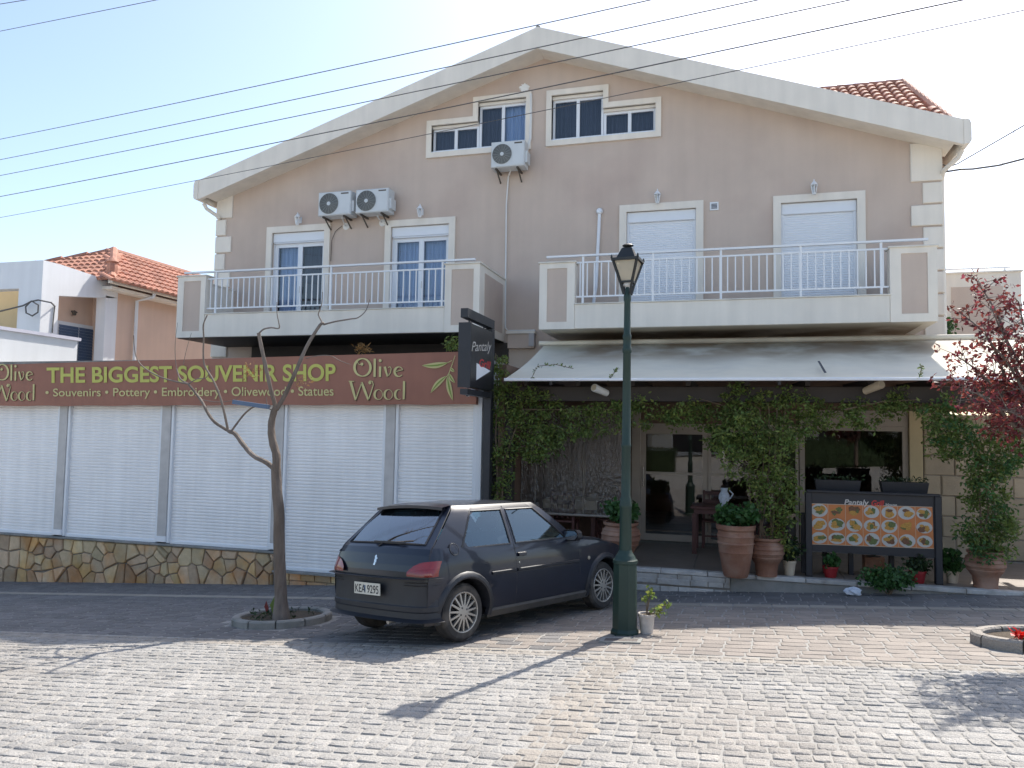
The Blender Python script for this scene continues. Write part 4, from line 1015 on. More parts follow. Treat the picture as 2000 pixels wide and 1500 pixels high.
cnt = put_tiles(nb, Vector((hipt.x, ec.y-.3, hipt.z)), U, Dn, Nn, w, l, ins, int(DL/l)+1, 28) if False else 0
Mrow = MB(); tmsh = tile_mesh(w*.98, l*1.12)
def join_tiles(O, U, D, N, w, l, inside, rows, cols):
    V = []; F = []; Mx = Matrix((U, -D, N)).transposed()
    for j in range(rows):
        for i in range(cols):
            p = O+U*((i+.5)*w)+D*((j+1)*l)
            if inside(p):
                o = len(V); V += [tuple(p+Mx @ Vector(v)) for v in tmsh.v]; F += [tuple(k+o for k in f) for f in tmsh.f]
    return V, F
V, F = join_tiles(Vector((hipt.x, ec.y-.3, hipt.z)), -U if False else U, Dn, Nn, w, l, ins, int(DL/l)+1, 50)
mb = MB(); mb.add(V, F); stuff(mb.build('roof_tiles', 'roof_tile', nb))
Uf = Vector((1, 0, 0)); Df = Vector((0, ec.y-hipt.y, ec.z-hipt.z)); DLf = Df.length; Df.normalize(); Nf = Uf.cross(-Df).normalized(); Nf = Nf if Nf.z > 0 else -Nf
insf = lambda p: p.x < ec.x-.05-(ec.x-hipt.x)*(1-(p.y-hipt.y)/(ec.y-hipt.y)) and p.x > hipt.x+kx*(p.y-hipt.y)+.1
put_tiles(nb, Vector((NX-7, hipt.y, hipt.z)), Uf, Df, Nf, w, l, insf, int(DLf/l)+1, 34)
for i in range(10): a = hipt.lerp(ec, i/10); b = hipt.lerp(ec, (i+1.15)/10); MB().tube([a+Vector((0, 0, .09)), b+Vector((0, 0, .05))], [.12, .10], 8).build('hip_cap', 'roof_tile', nb, smooth=True)
MB().add([hipt-Vector((0, 0, .03)), ec-Vector((0, 0, .03)), lf-Vector((0, 0, .03))], [(0, 1, 2)]).build('roof_deck', 'roof_under', nb)
for i in range(8): a = hipt.lerp(lf, i/8); b = hipt.lerp(lf, (i+1.15)/8); MB().tube([a+Vector((0, 0, .08)), b+Vector((0, 0, .04))], [.11, .09], 8).build('hip_cap', 'roof_tile', nb, smooth=True)
MB().tube([hipt+Vector((0, 0, .05)), rr+Vector((0, 0, .05))], .11, 8).build('ridge_cap', 'roof_tile', nb, smooth=True)
MB().lathe([(.12, -.1), (.16, .1), (.13, .25), (.17, .3), (.05, .42), (0, .45)], ec.lerp(hipt, .08)+Vector((0, 0, .12)), 8).build('finial', 'roof_tile', nb, smooth=True)
MB().bar(ec+Vector((.06, -.1, -.06)), Vector((er.x+.06, 28, ec.z-.06)), .15, .13).build('gutter', 'cream', nb); MB().box(NX-.06, ec.x-.02, ec.y+.05, 28, ec.z-.26, ec.z-.18).build('eaves', 'cream', nb)
MB().box(NX-6, NX-.06, ec.y, ec.y+.1, ec.z-.25, ec.z-.05).build('eaves', 'cream', nb)
yd = atX(265, 620, NX).y; MB().tube([(ec.x+.06, yd+.25, ec.z-.12), (ec.x+.04, yd+.2, ec.z-.25), (NX+.02, yd, ec.z-.38), (NX+.02, yd, -1)], .05, 8).build('downpipe', 'white_wall', nb, smooth=True)
pw = thing('parapet_wall', 'white rendered parapet with grey coping above the banner at far left', 'wall', (-14.3, 13.5, 2.4))
PXW = -14.2; pe = atX(152, 660, PXW); 
boxp('parapet', 'white_wall', pw, PXW-.2, PXW, 11.8, pe.y, -1.5, pe.z-.07); boxp('coping', 'lilac_wall', pw, PXW-.25, PXW+.05, 11.75, pe.y+.05, pe.z-.068, pe.z)
# ================================================================ fittings on the facade
def ac_unit(u0, u1, vt, vb, lab, fan_square=False, brk=((.15, .8),)):
    y0 = YF-.42; y1 = YF-.10
    x0, x1 = X_(u0, (vt+vb)/2, y0), X_(u1, (vt+vb)/2, y0); z1 = Z_((u0+u1)/2, vt, y0); z0 = Z_((u0+u1)/2, vb, y0)
    t = thing('air_conditioner', lab, 'air conditioner', ((x0+x1)/2, y1, z0), 'outdoor air-conditioning units on the facade')
    W, H = x1-x0, z1-z0
    MB().bbox(x0, x1, y0, y1, z0, z1, .018).build('casing', 'ac_body', t)
    cx, cz, r = x0+W*.335, z0+H*.50, min(W*.29, H*.455)
    mb = MB(); mb.lathe([(r, -.004), (r, .0), (r*.97, .0), (r*.97, -.002), (0.001, -.002)], (cx, y0-.001, cz), 32, 'y'); mb.build('fan_recess', 'ac_fan', t)
    mb = MB()
    for k in range(7):
        rr = r*(.2+.8*(k+1)/7.2); mb.lathe([(rr, -.016), (rr+.006, -.014), (rr+.006, -.010), (rr, -.010)], (cx, y0, cz), 32, 'y')
    for k in range(16):
        a = 2*math.pi*k/16; mb.bar((cx+r*.2*math.cos(a), y0-.012, cz+r*.2*math.sin(a)), (cx+r*math.cos(a), y0-.012, cz+r*math.sin(a)), .006, .004, up=(0, 1, 0))
    mb.build('fan_grille', 'ac_grille', t)
    MB().lathe([(.001, -.022), (r*.19, -.022), (r*.2, -.012)], (cx, y0, cz), 16, 'y').build('fan_hub', 'ac_body', t)
    MB().bbox(x0+W*.66, x1-W*.02, y0-.006, y0-.0005, z0+H*.06, z1-H*.16, .004).build('service_panel', 'ac_body', t)
    MB().box(x0+W*.70, x0+W*.93, y0-.003, y0-.0005, z1-H*.13, z1-H*.075).build('badge', 'bracket', t)
    MB().box(x1+.001, x1+.05, y0+.06, y1-.02, z0+H*.15, z0+H*.6).build('valve_cover', 'ac_body', t)
    for a in (.14, .78):
        xx = x0+W*a; mb = MB(); mb.bar((xx, y0+.03, z0-.02), (xx, YF, z0-.02), .035, .035); mb.bar((xx, y0+.12, z0-.03), (xx, YF-.012, z0-.22), .025, .02); mb.build('bracket', 'bracket', t)
    return t, x0, x1, z0, z1
ac1 = ac_unit(621.5, 684.5, 374, 420, 'left of the two air conditioners hung side by side above the left balcony')
ac2 = ac_unit(694.5, 758, 368.5, 414.5, 'right of the two air conditioners hung side by side above the left balcony')
ac3 = ac_unit(959, 1024, 275, 325, 'single air conditioner hung just under the left attic window')
def pipe(name, pts, r, mat, lab, cat='pipe', cap=None):
    t = thing(name, lab, cat, pts[0]); MB().tube(pts, r, 8).build('run', mat, t, smooth=True)
    if cap: MB().lathe([(.001, -.06), (cap*.7, -.055), (cap, -.02), (cap, 0)], pts[0], 14, 'y').build('wall_cap', mat, t, smooth=True)
    return t
fy = YF-.035
F_ = lambda u, v, y=fy: atY(u, v, y)
pipe('drain_hose', [F_(1000, 326, YF-.25), F_(993, 345), F_(989, 400), F_(988, 500), F_(987, 600), F_(987, 640), F_(992, 646), F_(1045, 645)], .017, 'pipe_white', 'thin white hose running down the wall from the single air conditioner')
pipe('line_cover', [F_(1037, 183), F_(1037, 230), F_(1036, 270), F_(1031, 290), F_(1027, 300, YF-.2)], .03, 'pipe_white', 'white pipe cover between the left attic window and its air conditioner')
pp = thing('plaster_patch', 'blotchy white plaster patch above the left attic window', 'plaster patch', F_(1024, 171, YF))
c = F_(1024, 171, YF-.012); mb = MB(); ns = 26; ring = [(c.x+(.105+.025*math.sin(k*1.7)+.02*math.cos(k*2.9))*math.cos(2*math.pi*k/ns), c.z+(.085+.02*math.sin(k*2.3))*math.sin(2*math.pi*k/ns)) for k in range(ns)]
mb.prism(ring, YF-.015, YF+.004); mb.build('patch', 'plaster_patch', pp)
pipe('vent_pipe', [F_(1171, 413), F_(1170, 440), F_(1167, 500), F_(1164, 560), F_(1158, 600)], .035, 'white_pvc', 'white plastic pipe on the wall at the left end of the right balcony', cap=.07)
for (a, b, lab) in (((668, 425), (674, 441), 'short white pipe stub with plaster blob under the left air conditioner'), ((737, 422), (745, 434), 'short white pipe stub with plaster blob under the right air conditioner')):
    p, q = F_(*a, YF-.3), F_(*b, YF-.05); t = pipe('pipe_stub', [p, p.lerp(q, .5), q], .016, 'pipe_white', lab)
    MB().lathe([(.001, -.035), (.06, -.025), (.085, 0)], (q.x, YF, q.z), 12, 'y').build('plaster_blob', 'plaster_patch', t, smooth=True)
pipe('signal_cable', [F_(668, 441), F_(655, 452), F_(648, 470), F_(646, 510)], .007, 'bracket', 'thin dark cable curling down between the left balcony doors', 'cable')
v = thing('vent_grille', 'small square white vent grille beside the third balcony door', 'vent', F_(1395, 403, YF))
c = F_(1395, 403, YF); s = .085
mb = MB(); mb.bbox(c.x-s, c.x+s, YF-.02, YF, c.z-s, c.z+s, .006); mb.build('frame', 'white_metal', v)
for k in range(4): boxp('louvre', 'curtain_dark', v, c.x-s*.65, c.x+s*.65, YF-.024, YF-.0205, c.z-s*.6+k*s*.32, c.z-s*.6+k*s*.32+s*.2)
def lantern(u, v, lab):
    c = F_(u, v, YF-.14); t = thing('wall_lantern', lab, 'wall lamp', (c.x, YF, c.z), 'white wall lanterns above the balcony doors')
    k = .95
    mb = MB(); mb.lathe([(.001, .17*k), (.012, .16*k), (.012, .13*k), (.03, .115*k), (.075*k, .055*k), (.08*k, .045*k), (.001, .045*k)], c, 6); mb.build('cap', 'white_metal', t)
    mb = MB()
    for i in range(6):
        a = 2*math.pi*(i+.5)/6; mb.bar((c.x+.066*k*math.cos(a), c.y+.066*k*math.sin(a), c.z+.05*k), (c.x+.036*k*math.cos(a), c.y+.036*k*math.sin(a), c.z-.12*k), .010, .010)
    mb.lathe([(.001, -.15*k), (.03, -.145*k), (.042, -.12*k), (.038, -.115*k)], c, 6); mb.build('cage', 'white_metal', t)
    MB().lathe([(.062*k, .045*k), (.034*k, -.115*k)], c, 6).build('glazing', 'lantern_glass', t)
    MB().lathe([(.001, .02), (.016, .01), (.016, -.08), (.001, -.1)], c, 8).build('bulb', 'white_pvc', t)
    mb = MB(); mb.tube([(c.x, c.y, c.z+.15*k), (c.x, c.y+.06, c.z+.13*k), (c.x, YF, c.z+.02)], .012, 6); mb.box(c.x-.03, c.x+.03, YF-.012, YF, c.z-.06, c.z+.08); mb.build('arm', 'white_metal', t)
for (u, v, lab) in ((581, 428, 'white wall lantern above the leftmost balcony door'), (820, 412, 'white wall lantern above the second balcony door, right of the paired air conditioners'), (1284, 384, 'white wall lantern above the left shuttered door of the right balcony'), (1590, 366, 'white wall lantern above the right shuttered door of the right balcony')): lantern(u, v, lab)

# ================================================================ overhead wires
def wire(a, b, ya, yb, r, lab, sag=.12, ext=.25, name='overhead_wire', grp='wires strung across the sky'):
    p, q = atY(*a, ya), atY(*b, yb); d = q-p; p2 = p-d*ext; q2 = q+d*ext; pts = []
    for i in range(25):
        t = i/24; w = p2.lerp(q2, t); tt = (t*(1+2*ext)-ext); w.z -= sag*(4*tt*(1-tt)) if 0 < tt < 1 else 0; pts.append(w)
    o = MB().tube(pts, r, 5).build(name, 'cable', org=p); tag(o, lab, 'wire', grp)
wire((0, 8), (50, 0), 12.5, 12.0, .008, 'short wire clipping the extreme top left corner of the sky', 0, .6)
wire((0, 61), (305, 0), 12.5, 11.0, .0065, 'wire crossing the upper left corner of the sky', 0, .5)
wire((0, 272), (1270, 0), 12.5, 8.5, .0065, 'topmost long wire passing just above the roof ridge', .03)
wire((0, 312), (1480, 0), 12.5, 8.3, .0065, 'second long wire from the top, crossing the gable near its peak', .03)
wire((0, 343), (1660, 0), 12.5, 8.1, .0065, 'third long wire from the top, crossing just below the gable peak', .03)
wire((0, 384), (1880, 0), 12.5, 7.9, .0075, 'fourth long wire from the top, passing over the attic windows', .04)
wire((0, 425), (2000, 20), 12.5, 7.7, .005, 'lowest and thinnest of the long wires across the facade', .05)
p = Vector((HXR+.03, YF+.05, Z_(1838, 330, YF)))
for pts, r, lab in (([p, p+Vector((.25, -.1, .06)), atY(2000, 245, 14.5), atY(2150, 160, 14)], .010, 'straight service cable rising from the right corner of the house'), ([p+Vector((0, 0, -.05)), p+Vector((.3, -.1, -.05)), atY(1900, 330, 15.2), atY(1950, 323, 14.9), atY(2000, 310, 14.5), atY(2150, 255, 13.8)], .017, 'thick sagging service cable at the right corner of the house')):
    tag(MB().tube(pts, r, 6).build('service_cable', 'cable', org=p), lab, 'cable')
for a, b, lab in (((2000, 205), (1890, 500), 'faint steep wire in the sky right of the house, left one'), ((2000, 340), (1935, 500), 'faint steep wire in the sky right of the house, right one')):
    p, q = atY(*a, 40), atY(*b, 60); tag(MB().tube([p+(p-q), p, q, q+(q-p)*1.5], .012, 5).build('overhead_wire', 'cable', org=p), lab, 'wire', 'wires strung across the sky')
nbx = NX+.02
ins = thing('insulator', 'small knotted cable bracket on the right corner of the house', 'bracket', (HXR, YF, Z_(1838, 330, YF)))
c = Vector((HXR+.06, YF+.03, Z_(1840, 326, YF))); MB().tube([c+Vector((.05*math.cos(a*.7), 0, .05*math.sin(a*.7))) for a in range(10)], .010, 6).build('loop', 'cable', ins); MB().bar((HXR, YF+.03, c.z-.05), (HXR+.14, YF+.03, c.z-.05), .02, .02).build('hook', 'bracket', ins)
lc = thing('looped_cable', 'thick black cable with a loop at the neighbouring porch, far left', 'cable', atX(105, 598, nbx))
yy = yc-.15; pts = [atY(-60, 622, yy), atY(0, 608, yy), atY(45, 597, yy), atY(62, 588, yy), atY(75, 596, yy), atY(74, 610, yy), atY(63, 617, yy), atY(51, 611, yy), atY(50, 599, yy), atY(60, 589, yy), atY(75, 586, yy), atY(100, 591, yy), atX(107, 598, nbx)]
MB().tube(pts, .02, 6).build('cable_run', 'cable', lc, smooth=True); MB().tube([atX(107, 598, nbx), atX(104, 625, nbx), atX(102, 650, nbx)], .015, 6).build('drop', 'cable', lc)

# ================================================================ street lamp
L0 = G(1220, 1238); LX, LY_, LZ = L0
lamp = thing('street_lamp', 'dark green cast-iron street lamp with four-sided lantern beside the car', 'street lamp', (LX, LY_, LZ))
def lz(v): return Z_(1220, v, LY_)
def sqs(mb, prof, n=8, rot=0, c=(LX, LY_)):
    rows = [[(c[0]+r*math.cos(2*math.pi*(k+.5)/n+rot)/math.cos(math.pi/n), c[1]+r*math.sin(2*math.pi*(k+.5)/n+rot)/math.cos(math.pi/n), z) for k in range(n+1)] for r, z in prof]
    mb.grid(rows); return mb
def oct_prof(p): return [(r, lz(v)) for r, v in p]
mb = MB(); sqs(mb, oct_prof([(0.1364, 1250), (0.1364, 1232), (0.1188, 1226), (0.1126, 1105), (0.1126, 1100)]), 8); mb.build('pedestal', 'lamp_green', lamp)
mb = MB(); mb.lathe(oct_prof([(0.1126, 1101), (0.1259, 1099), (0.1249, 1093), (0.1059, 1090), (0.1013, 1086), (0.0844, 1082), (0.0729, 1078), (0.0648, 1074)]), (LX, LY_, 0), 24); mb.build('collar', 'lamp_green', lamp, smooth=True)
mb = MB(); mb.lathe(oct_prof([(.0634, 1076), (.0590, 992), (.0648, 990), (.0648, 986), (.0590, 982), (.0576, 974), (.0475, 970), (.0461, 874), (.0518, 872), (.0518, 868), (.0461, 866), (.0396, 690), (.0475, 688), (.0475, 680), (.0418, 678), (.0418, 662), (.0461, 660), (.0446, 655), (.0360, 652), (.0331, 590), (.0396, 586), (.0396, 578), (.0288, 574), (.0216, 565), (.0144, 558)]), (LX, LY_, 0), 20); mb.build('column', 'lamp_green', lamp, smooth=True)
rot = R(-6)
def sq(r, z, k): a = math.pi/2*k+math.pi/4+rot; return Vector((LX+r*math.sqrt(2)*math.cos(a), LY_+r*math.sqrt(2)*math.sin(a), z))
zt_, zm_, zl_ = lz(510), lz(552), lz(572)
rt_, rm_, rl_ = .128, .062, .032
mb = MB()
for k in range(4):
    mb.bar(sq(rt_, zt_, k), sq(rm_, zm_, k), .022, .022); mb.bar(sq(rm_, zm_, k), sq(rl_, zl_-.02, k), .020, .020)
    mb.bar(sq(rt_+.004, zt_, k), sq(rt_+.004, zt_, k+1), .026, .028); mb.bar(sq(rm_, zm_, k), sq(rm_, zm_, k+1), .018, .02)
    p = sq(rt_+.01, zt_+.02, k); mb.lathe([(.001, .03), (.010, .015), (.012, -.01)], p, 6)
mb.build('lantern_frame', 'lamp_black', lamp)
for k in range(4):
    a, b, c, d = sq(rm_-.004, zm_, k), sq(rm_-.004, zm_, k+1), sq(rt_-.006, zt_, k+1), sq(rt_-.006, zt_, k); MB().add([a, b, c, d], [(0, 1, 2, 3)]).build('lantern_pane', 'lamp_glass', lamp)
mb = MB(); rows = [[sq(r, z, k) for k in range(5)] for r, z in ((rt_+.012, zt_+.012), (rt_-.03, zt_+.022), (.055, lz(487)), (.045, lz(485)))]; mb.grid(rows); mb.build('hood', 'lamp_black', lamp)
MB().lathe([(.05, lz(487)), (.03, lz(485.5)), (.026, lz(483.5)), (.055, lz(481.5)), (.06, lz(480)), (.04, lz(477.5)), (.001, lz(476.5))], (LX, LY_, 0), 16).build('finial', 'lamp_black', lamp, smooth=True)
MB().lathe([(.001, zm_+.06), (.03, zm_+.05), (.04, zm_-.01), (.05, zm_-.03), (.02, zm_-.05), (.001, zm_-.05)], (LX, LY_, 0), 12).build('lamp_holder', 'white_metal', lamp, smooth=True)
mh = thing('manhole_cover', 'small square metal inspection cover at the foot of the street lamp', 'manhole cover', G(1213, 1252))
c = G(1213, 1253); mb = MB(); tl = lambda a, b, h: (c.x+a, c.y+b, gz(c.x+a, c.y+b)+h)
mb.add([tl(-.16, -.07, .016), tl(.16, -.07, .016), tl(.16, .07, .016), tl(-.16, .07, .016), tl(-.16, -.07, -.02), tl(.16, -.07, -.02), tl(.16, .07, -.02), tl(-.16, .07, -.02)], [(0, 1, 2, 3), (4, 5, 1, 0), (5, 6, 2, 1), (7, 4, 0, 3), (6, 7, 3, 2)]); mb.build('cover', 'manhole', mh)
mb = MB()
for a0, b0, a1, b1 in ((-.2, -.11, .2, -.07), (-.2, .07, .2, .11), (-.2, -.07, -.16, .07), (.16, -.07, .2, .07)): mb.add([tl(a0, b0, .018), tl(a1, b0, .018), tl(a1, b1, .018), tl(a0, b1, .018), tl(a0, b0, -.02), tl(a1, b0, -.02), tl(a1, b1, -.02), tl(a0, b1, -.02)], [(0, 1, 2, 3), (4, 5, 1, 0), (5, 6, 2, 1), (7, 4, 0, 3), (6, 7, 3, 2)])
mb.build('surround', 'concrete', mh)

# ================================================================ foliage helpers
def leaves(mb, pts, size, rng, droop=.3, aspect=.5):
    for p in pts:
        s = size*rng.uniform(.65, 1.3); d = Vector((rng.gauss(0, 1), rng.gauss(0, 1), rng.gauss(-droop, .8))).normalized(); n = d.orthogonal().normalized()
        n = Matrix.Rotation(rng.uniform(0, 6.28), 3, d) @ n; w = d.cross(n)*(s*aspect*.5); p = Vector(p); c = n*(s*.08)
        mb.add([p, p+d*s*.45+w+c, p+d*s, p+d*s*.45-w+c], [(0, 1, 2), (0, 2, 3)])
def clump(c, r, n, rng, sx=1, sy=1, sz=1):
    out = []
    for _ in range(n):
        v = Vector((rng.gauss(0, 1), rng.gauss(0, 1), rng.gauss(0, 1))).normalized()*(r*rng.random()**.45); out.append(Vector(c)+Vector((v.x*sx, v.y*sy, v.z*sz)))
    return out
frng = random.Random(11)
def pot_lathe(t, prof, c, mat, name='pot', n=24): return MB().lathe(prof, c, n).build(name, mat, t, smooth=True, angle=30)
def soil(t, c, r, z): MB().add([(c[0]+r*math.cos(k*math.pi/8), c[1]+r*math.sin(k*math.pi/8), c[2]+z) for k in range(16)], [tuple(range(16))]).build('soil', 'soil', t)
def bushy(t, c, r, n, size, mat, rng, sx=1, sz=.7, stems=8, name='foliage'):
    mb = MB(); cs = []
    for k in range(10):
        a = rng.uniform(0, 6.28); cs.append(Vector(c)+Vector((math.cos(a)*r*.55*sx*rng.random(), math.sin(a)*r*.55*rng.random(), rng.uniform(-.2, .5)*r*sz)))
    pts = []
    for q in cs: pts += clump(q, r*.55, n//10, rng, sx, 1, sz)
    leaves(mb, pts, size, rng, .1, .85); mb.build(name, mat, t)
    mb = MB()
    for k in range(stems):
        q = rng.choice(cs); mb.tube([Vector((c[0]+rng.uniform(-.3, .3)*r*.4, c[1], c[2]-r*sz)), q], [.008, .004], 5)
    mb.build('stems', 'vine_wood', t)
# terracotta and small pots on the terrace
def at_t(u, v): return atZ(u, v, TZ)
def tpot(c, R0, H, kind):
    if kind == 'tall': return [(0.001, .0), (R0*.62, .0), (R0*.66, .02), (R0*.72, H*.10), (R0*.84, H*.35), (R0*.90, H*.46), (R0*.93, H*.48), (R0*.91, H*.50), (R0*.96, H*.62), (R0*1.01, H*.645), (R0*.97, H*.67), (R0*1.0, H*.76), (R0*1.04, H*.785), (R0*.99, H*.81), (R0*.97, H*.88), (R0*1.06, H*.92), (R0*1.08, H), (R0*.95, H), (R0*.9, H*.86), (.001, H*.86)]
    return [(0.001, 0), (R0*.62, 0), (R0*.60, H*.06), (R0*.66, H*.30), (R0*.72, H*.34), (R0*.86, H*.44), (R0*.90, H*.46), (R0*.93, H*.49), (R0*.91, H*.51), (R0*.97, H*.57), (R0*1.03, H*.60), (R0*1.0, H*.63), (R0*1.0, H*.69), (R0*1.04, H*.72), (R0*.99, H*.75), (R0*.95, H*.80), (R0*.97, H*.82), (R0*.88, H*.85), (R0*.78, H*.90), (R0*.90, H*.94), (R0*.92, H), (R0*.80, H), (R0*.75, H*.88), (.001, H*.88)]
P_A = at_t(1437, 1126); t = thing('terracotta_pot', 'tallest terracotta urn in front of the restaurant door, full of geranium leaves', 'plant pot', P_A); pot_lathe(t, tpot(0, .245, .70, 'tall'), P_A, 'terracotta'); soil(t, P_A, .22, .62)
gp = thing('geranium', 'green geranium bush growing in the tallest urn by the restaurant door', 'plant', P_A+Vector((0, 0, .62))); bushy(gp, P_A+Vector((0, 0, .80)), .30, 900, .075, 'leaf_geranium', frng, 1.0, .75)
P_L = at_t(1212, 1103); t = thing('terracotta_pot', 'terracotta urn half hidden behind the street lamp', 'plant pot', P_L); pot_lathe(t, tpot(0, .28, .62, 'round'), P_L, 'terracotta'); soil(t, P_L, .2, .55)
gp = thing('geranium', 'green geranium bush behind the street lamp column', 'plant', P_L+Vector((0, 0, .55))); bushy(gp, P_L+Vector((0, 0, .74)), .31, 900, .075, 'leaf_geranium', frng, 1.05, .7)
P_B = at_t(1497, 1124); t = thing('terracotta_pot', 'rounded ribbed terracotta urn holding the tall climbing stems', 'plant pot', P_B); pot_lathe(t, tpot(0, .235, .52, 'round'), P_B, 'terracotta'); soil(t, P_B, .17, .46)
P_R = at_t(1925, 1147); t = thing('terracotta_pot', 'wide ribbed terracotta urn under the right-hand climber', 'plant pot', P_R); pot_lathe(t, tpot(0, .235, .47, 'round'), P_R, 'terracotta'); soil(t, P_R, .17, .42)
def small_pot(u, v, r, h, mat, lab, plab, lm, lr, ln, ls, sz=1.0, name='flower_pot', dy=0):
    c = at_t(u, v)+Vector((0, dy, 0)); t = thing(name, lab, 'plant pot', c); pot_lathe(t, [(.001, 0), (r*.72, 0), (r*.97, h*.82), (r*1.06, h*.84), (r*1.06, h), (r*.92, h), (r*.9, h*.9), (.001, h*.9)], c, mat); soil(t, c, r*.85, h*.92)
    q = c+Vector((0, 0, h+lr*.5)); g = thing('pot_plant', plab, 'plant', c+Vector((0, 0, h*.9))); bushy(g, q, lr, ln, ls, lm, frng, 1, sz)
small_pot(1542, 1123, .085, .20, 'pot_cream', 'small cream pot between the ribbed urn and the menu board', 'dark bushy plant in the small cream pot left of the menu board', 'leaf_dark', .2, 320, .07, 1.1)
small_pot(1622, 1127, .10, .15, 'pot_red', 'red plastic pot under the left half of the menu board', 'upright green plant in the red pot under the left half of the menu board', 'leaf_geranium', .14, 220, .06, 1.1)
small_pot(1793, 1138, .10, .16, 'pot_red', 'red plastic pot under the right end of the menu board', 'greyish leafy plant in the red pot under the right end of the menu board', 'leaf_dark', .2, 320, .06, 1.0)
small_pot(1860, 1138, .085, .16, 'pot_cream', 'small cream pot between the menu board and the right-hand urn', 'spiky green plant in the small cream pot beside the right-hand urn', 'leaf_geranium', .18, 260, .10, 1.1)
c = at_t(1706, 1120); t = thing('planter_box', 'square pale clay planter under the middle of the menu board', 'planter', c); MB().bbox(c.x-.13, c.x+.13, c.y-.12, c.y+.12, c.z, c.z+.24, .01).build('box', 'terracotta', t); soil(t, c, .1, .242)
g = thing('pot_plant', 'sparse reddish plant in the square clay planter', 'plant', c+Vector((0, 0, .24))); bushy(g, c+Vector((0, 0, .34)), .14, 120, .06, 'leaf_dark', frng, 1.2, .8)
c = G(1735, 1160); c = Vector((c.x, 11.02, gz(c.x, 11.02))); g = thing('kerb_shrub', 'low dark green shrub sprawling over the terrace kerb', 'shrub', c); bushy(g, c+Vector((0, .02, .20)), .30, 1300, .05, 'leaf_geranium', frng, 1.25, .62)
c = G(1667, 1164); bm_ = thing('plastic_bag', 'crumpled white plastic bag lying at the terrace kerb', 'bag', c); rg = random.Random(5); rows = []
for i in range(7):
    a = math.pi*i/6; rows.append([Vector((c.x, c.y, c.z+.055))+Vector((.105*math.sin(a)*math.cos(b_)*rg.uniform(.75, 1.2), .07*math.sin(a)*math.sin(b_)*rg.uniform(.75, 1.2), .06*math.cos(a)*rg.uniform(.7, 1.2))) for b_ in [2*math.pi*k/12 for k in range(12)]])
for r_ in rows: r_.append(r_[0])
MB().grid(rows).build('film', 'bag', bm_)
# pot with young plant at the lamp foot
c = G(1263, 1237); t = thing('concrete_pot', 'small weathered grey pot at the foot of the street lamp', 'plant pot', c)
pot_lathe(t, [(.001, 0), (.062, 0), (.078, .17), (.09, .175), (.092, .20), (.078, .20), (.074, .18), (.001, .18)], c, 'pot_grey'); soil(t, c, .07, .185)
g = thing('young_plant', 'small leggy green plant in the grey pot at the lamp foot', 'plant', c+Vector((0, 0, .18))); mb = MB(); pts = []
for (dx, dy, dz) in ((.05, 0, .20), (.20, .02, .10), (-.02, .03, .16), (.10, -.03, .06), (.03, .03, .24), (.14, 0, .03)):
    e = c+Vector((dx, dy, .19+dz)); mb.tube([c+Vector((0, 0, .18)), c+Vector((dx*.4, dy*.4, .19+dz*.6)), e], [.006, .005, .003], 5); pts += clump(e, .05, 16, frng)
mb.build('stems', 'vine_wood', g); mb = MB(); leaves(mb, pts, .05, frng, .2, .7); mb.build('foliage', 'leaf_light', g)

# ================================================================ climbers on the pergola
def region_pts(poly, n, y0, y1, rng):
    """random points inside a photo outline, given real depth between y0 and y1"""
    us = [p[0] for p in poly]; vs = [p[1] for p in poly]; out = []
    def ins(u, v):
        k = False; j = len(poly)-1
        for i in range(len(poly)):
            (xi, yi), (xj, yj) = poly[i], poly[j]
            if (yi > v) != (yj > v) and u < (xj-xi)*(v-yi)/(yj-yi)+xi: k = not k
            j = i
        return k
    while len(out) < n:
        u, v = rng.uniform(min(us), max(us)), rng.uniform(min(vs), max(vs))
        if ins(u, v): out.append(atY(u, v, rng.uniform(y0, y1)))
    return out
def climber(lab, parts, stems, name='climbing_vine'):
    root = Vector(stems[0][0][0]); t = thing(name, lab, 'vine', root)
    for mat, pts, size in parts:
        mb = MB(); leaves(mb, pts, size, frng, .35, .48); mb.build('foliage', mat, t)
    mb = MB()
    for pts, r in stems: mb.tube(pts, [r*(1-.6*i/(len(pts)-1)) for i in range(len(pts))], 5)
    mb.build('stem', 'vine_wood', t, smooth=True)
def clumped(poly, nc, per, rad, y0, y1):
    out = []
    for c in region_pts(poly, nc, y0, y1, frng): out += clump(c, rad*frng.uniform(.5, 1.25), per, frng, 1.2, .7, .8)
    return out
S = lambda u, v, y=11.5: atY(u, v, y)
beamL = [(960, 760), (1010, 745), (1110, 790), (1230, 782), (1235, 838), (1180, 850), (1120, 850), (1065, 895), (1035, 905), (1000, 880), (985, 990), (968, 985), (962, 900)]
climber('dense vine with narrow leaves hanging over the left end of the pergola',
        [('leaf_green', clumped(beamL, 215, 28, .13, 11.35, 11.85), .062), ('leaf_light', clumped([(955, 690), (985, 690), (990, 760), (960, 830)], 34, 20, .10, 11.35, 11.6)+clumped([(962, 880), (1000, 880), (1005, 1000), (975, 1000)], 20, 18, .10, 11.35, 11.6)+clumped(beamL, 40, 14, .12, 11.3, 11.5), .058)],
        [([S(970, 1060), S(972, 950), S(968, 850), S(972, 760), S(968, 690)], .02), ([S(975, 1060), S(985, 900), S(1020, 800), S(1120, 800), S(1230, 800)], .018)])
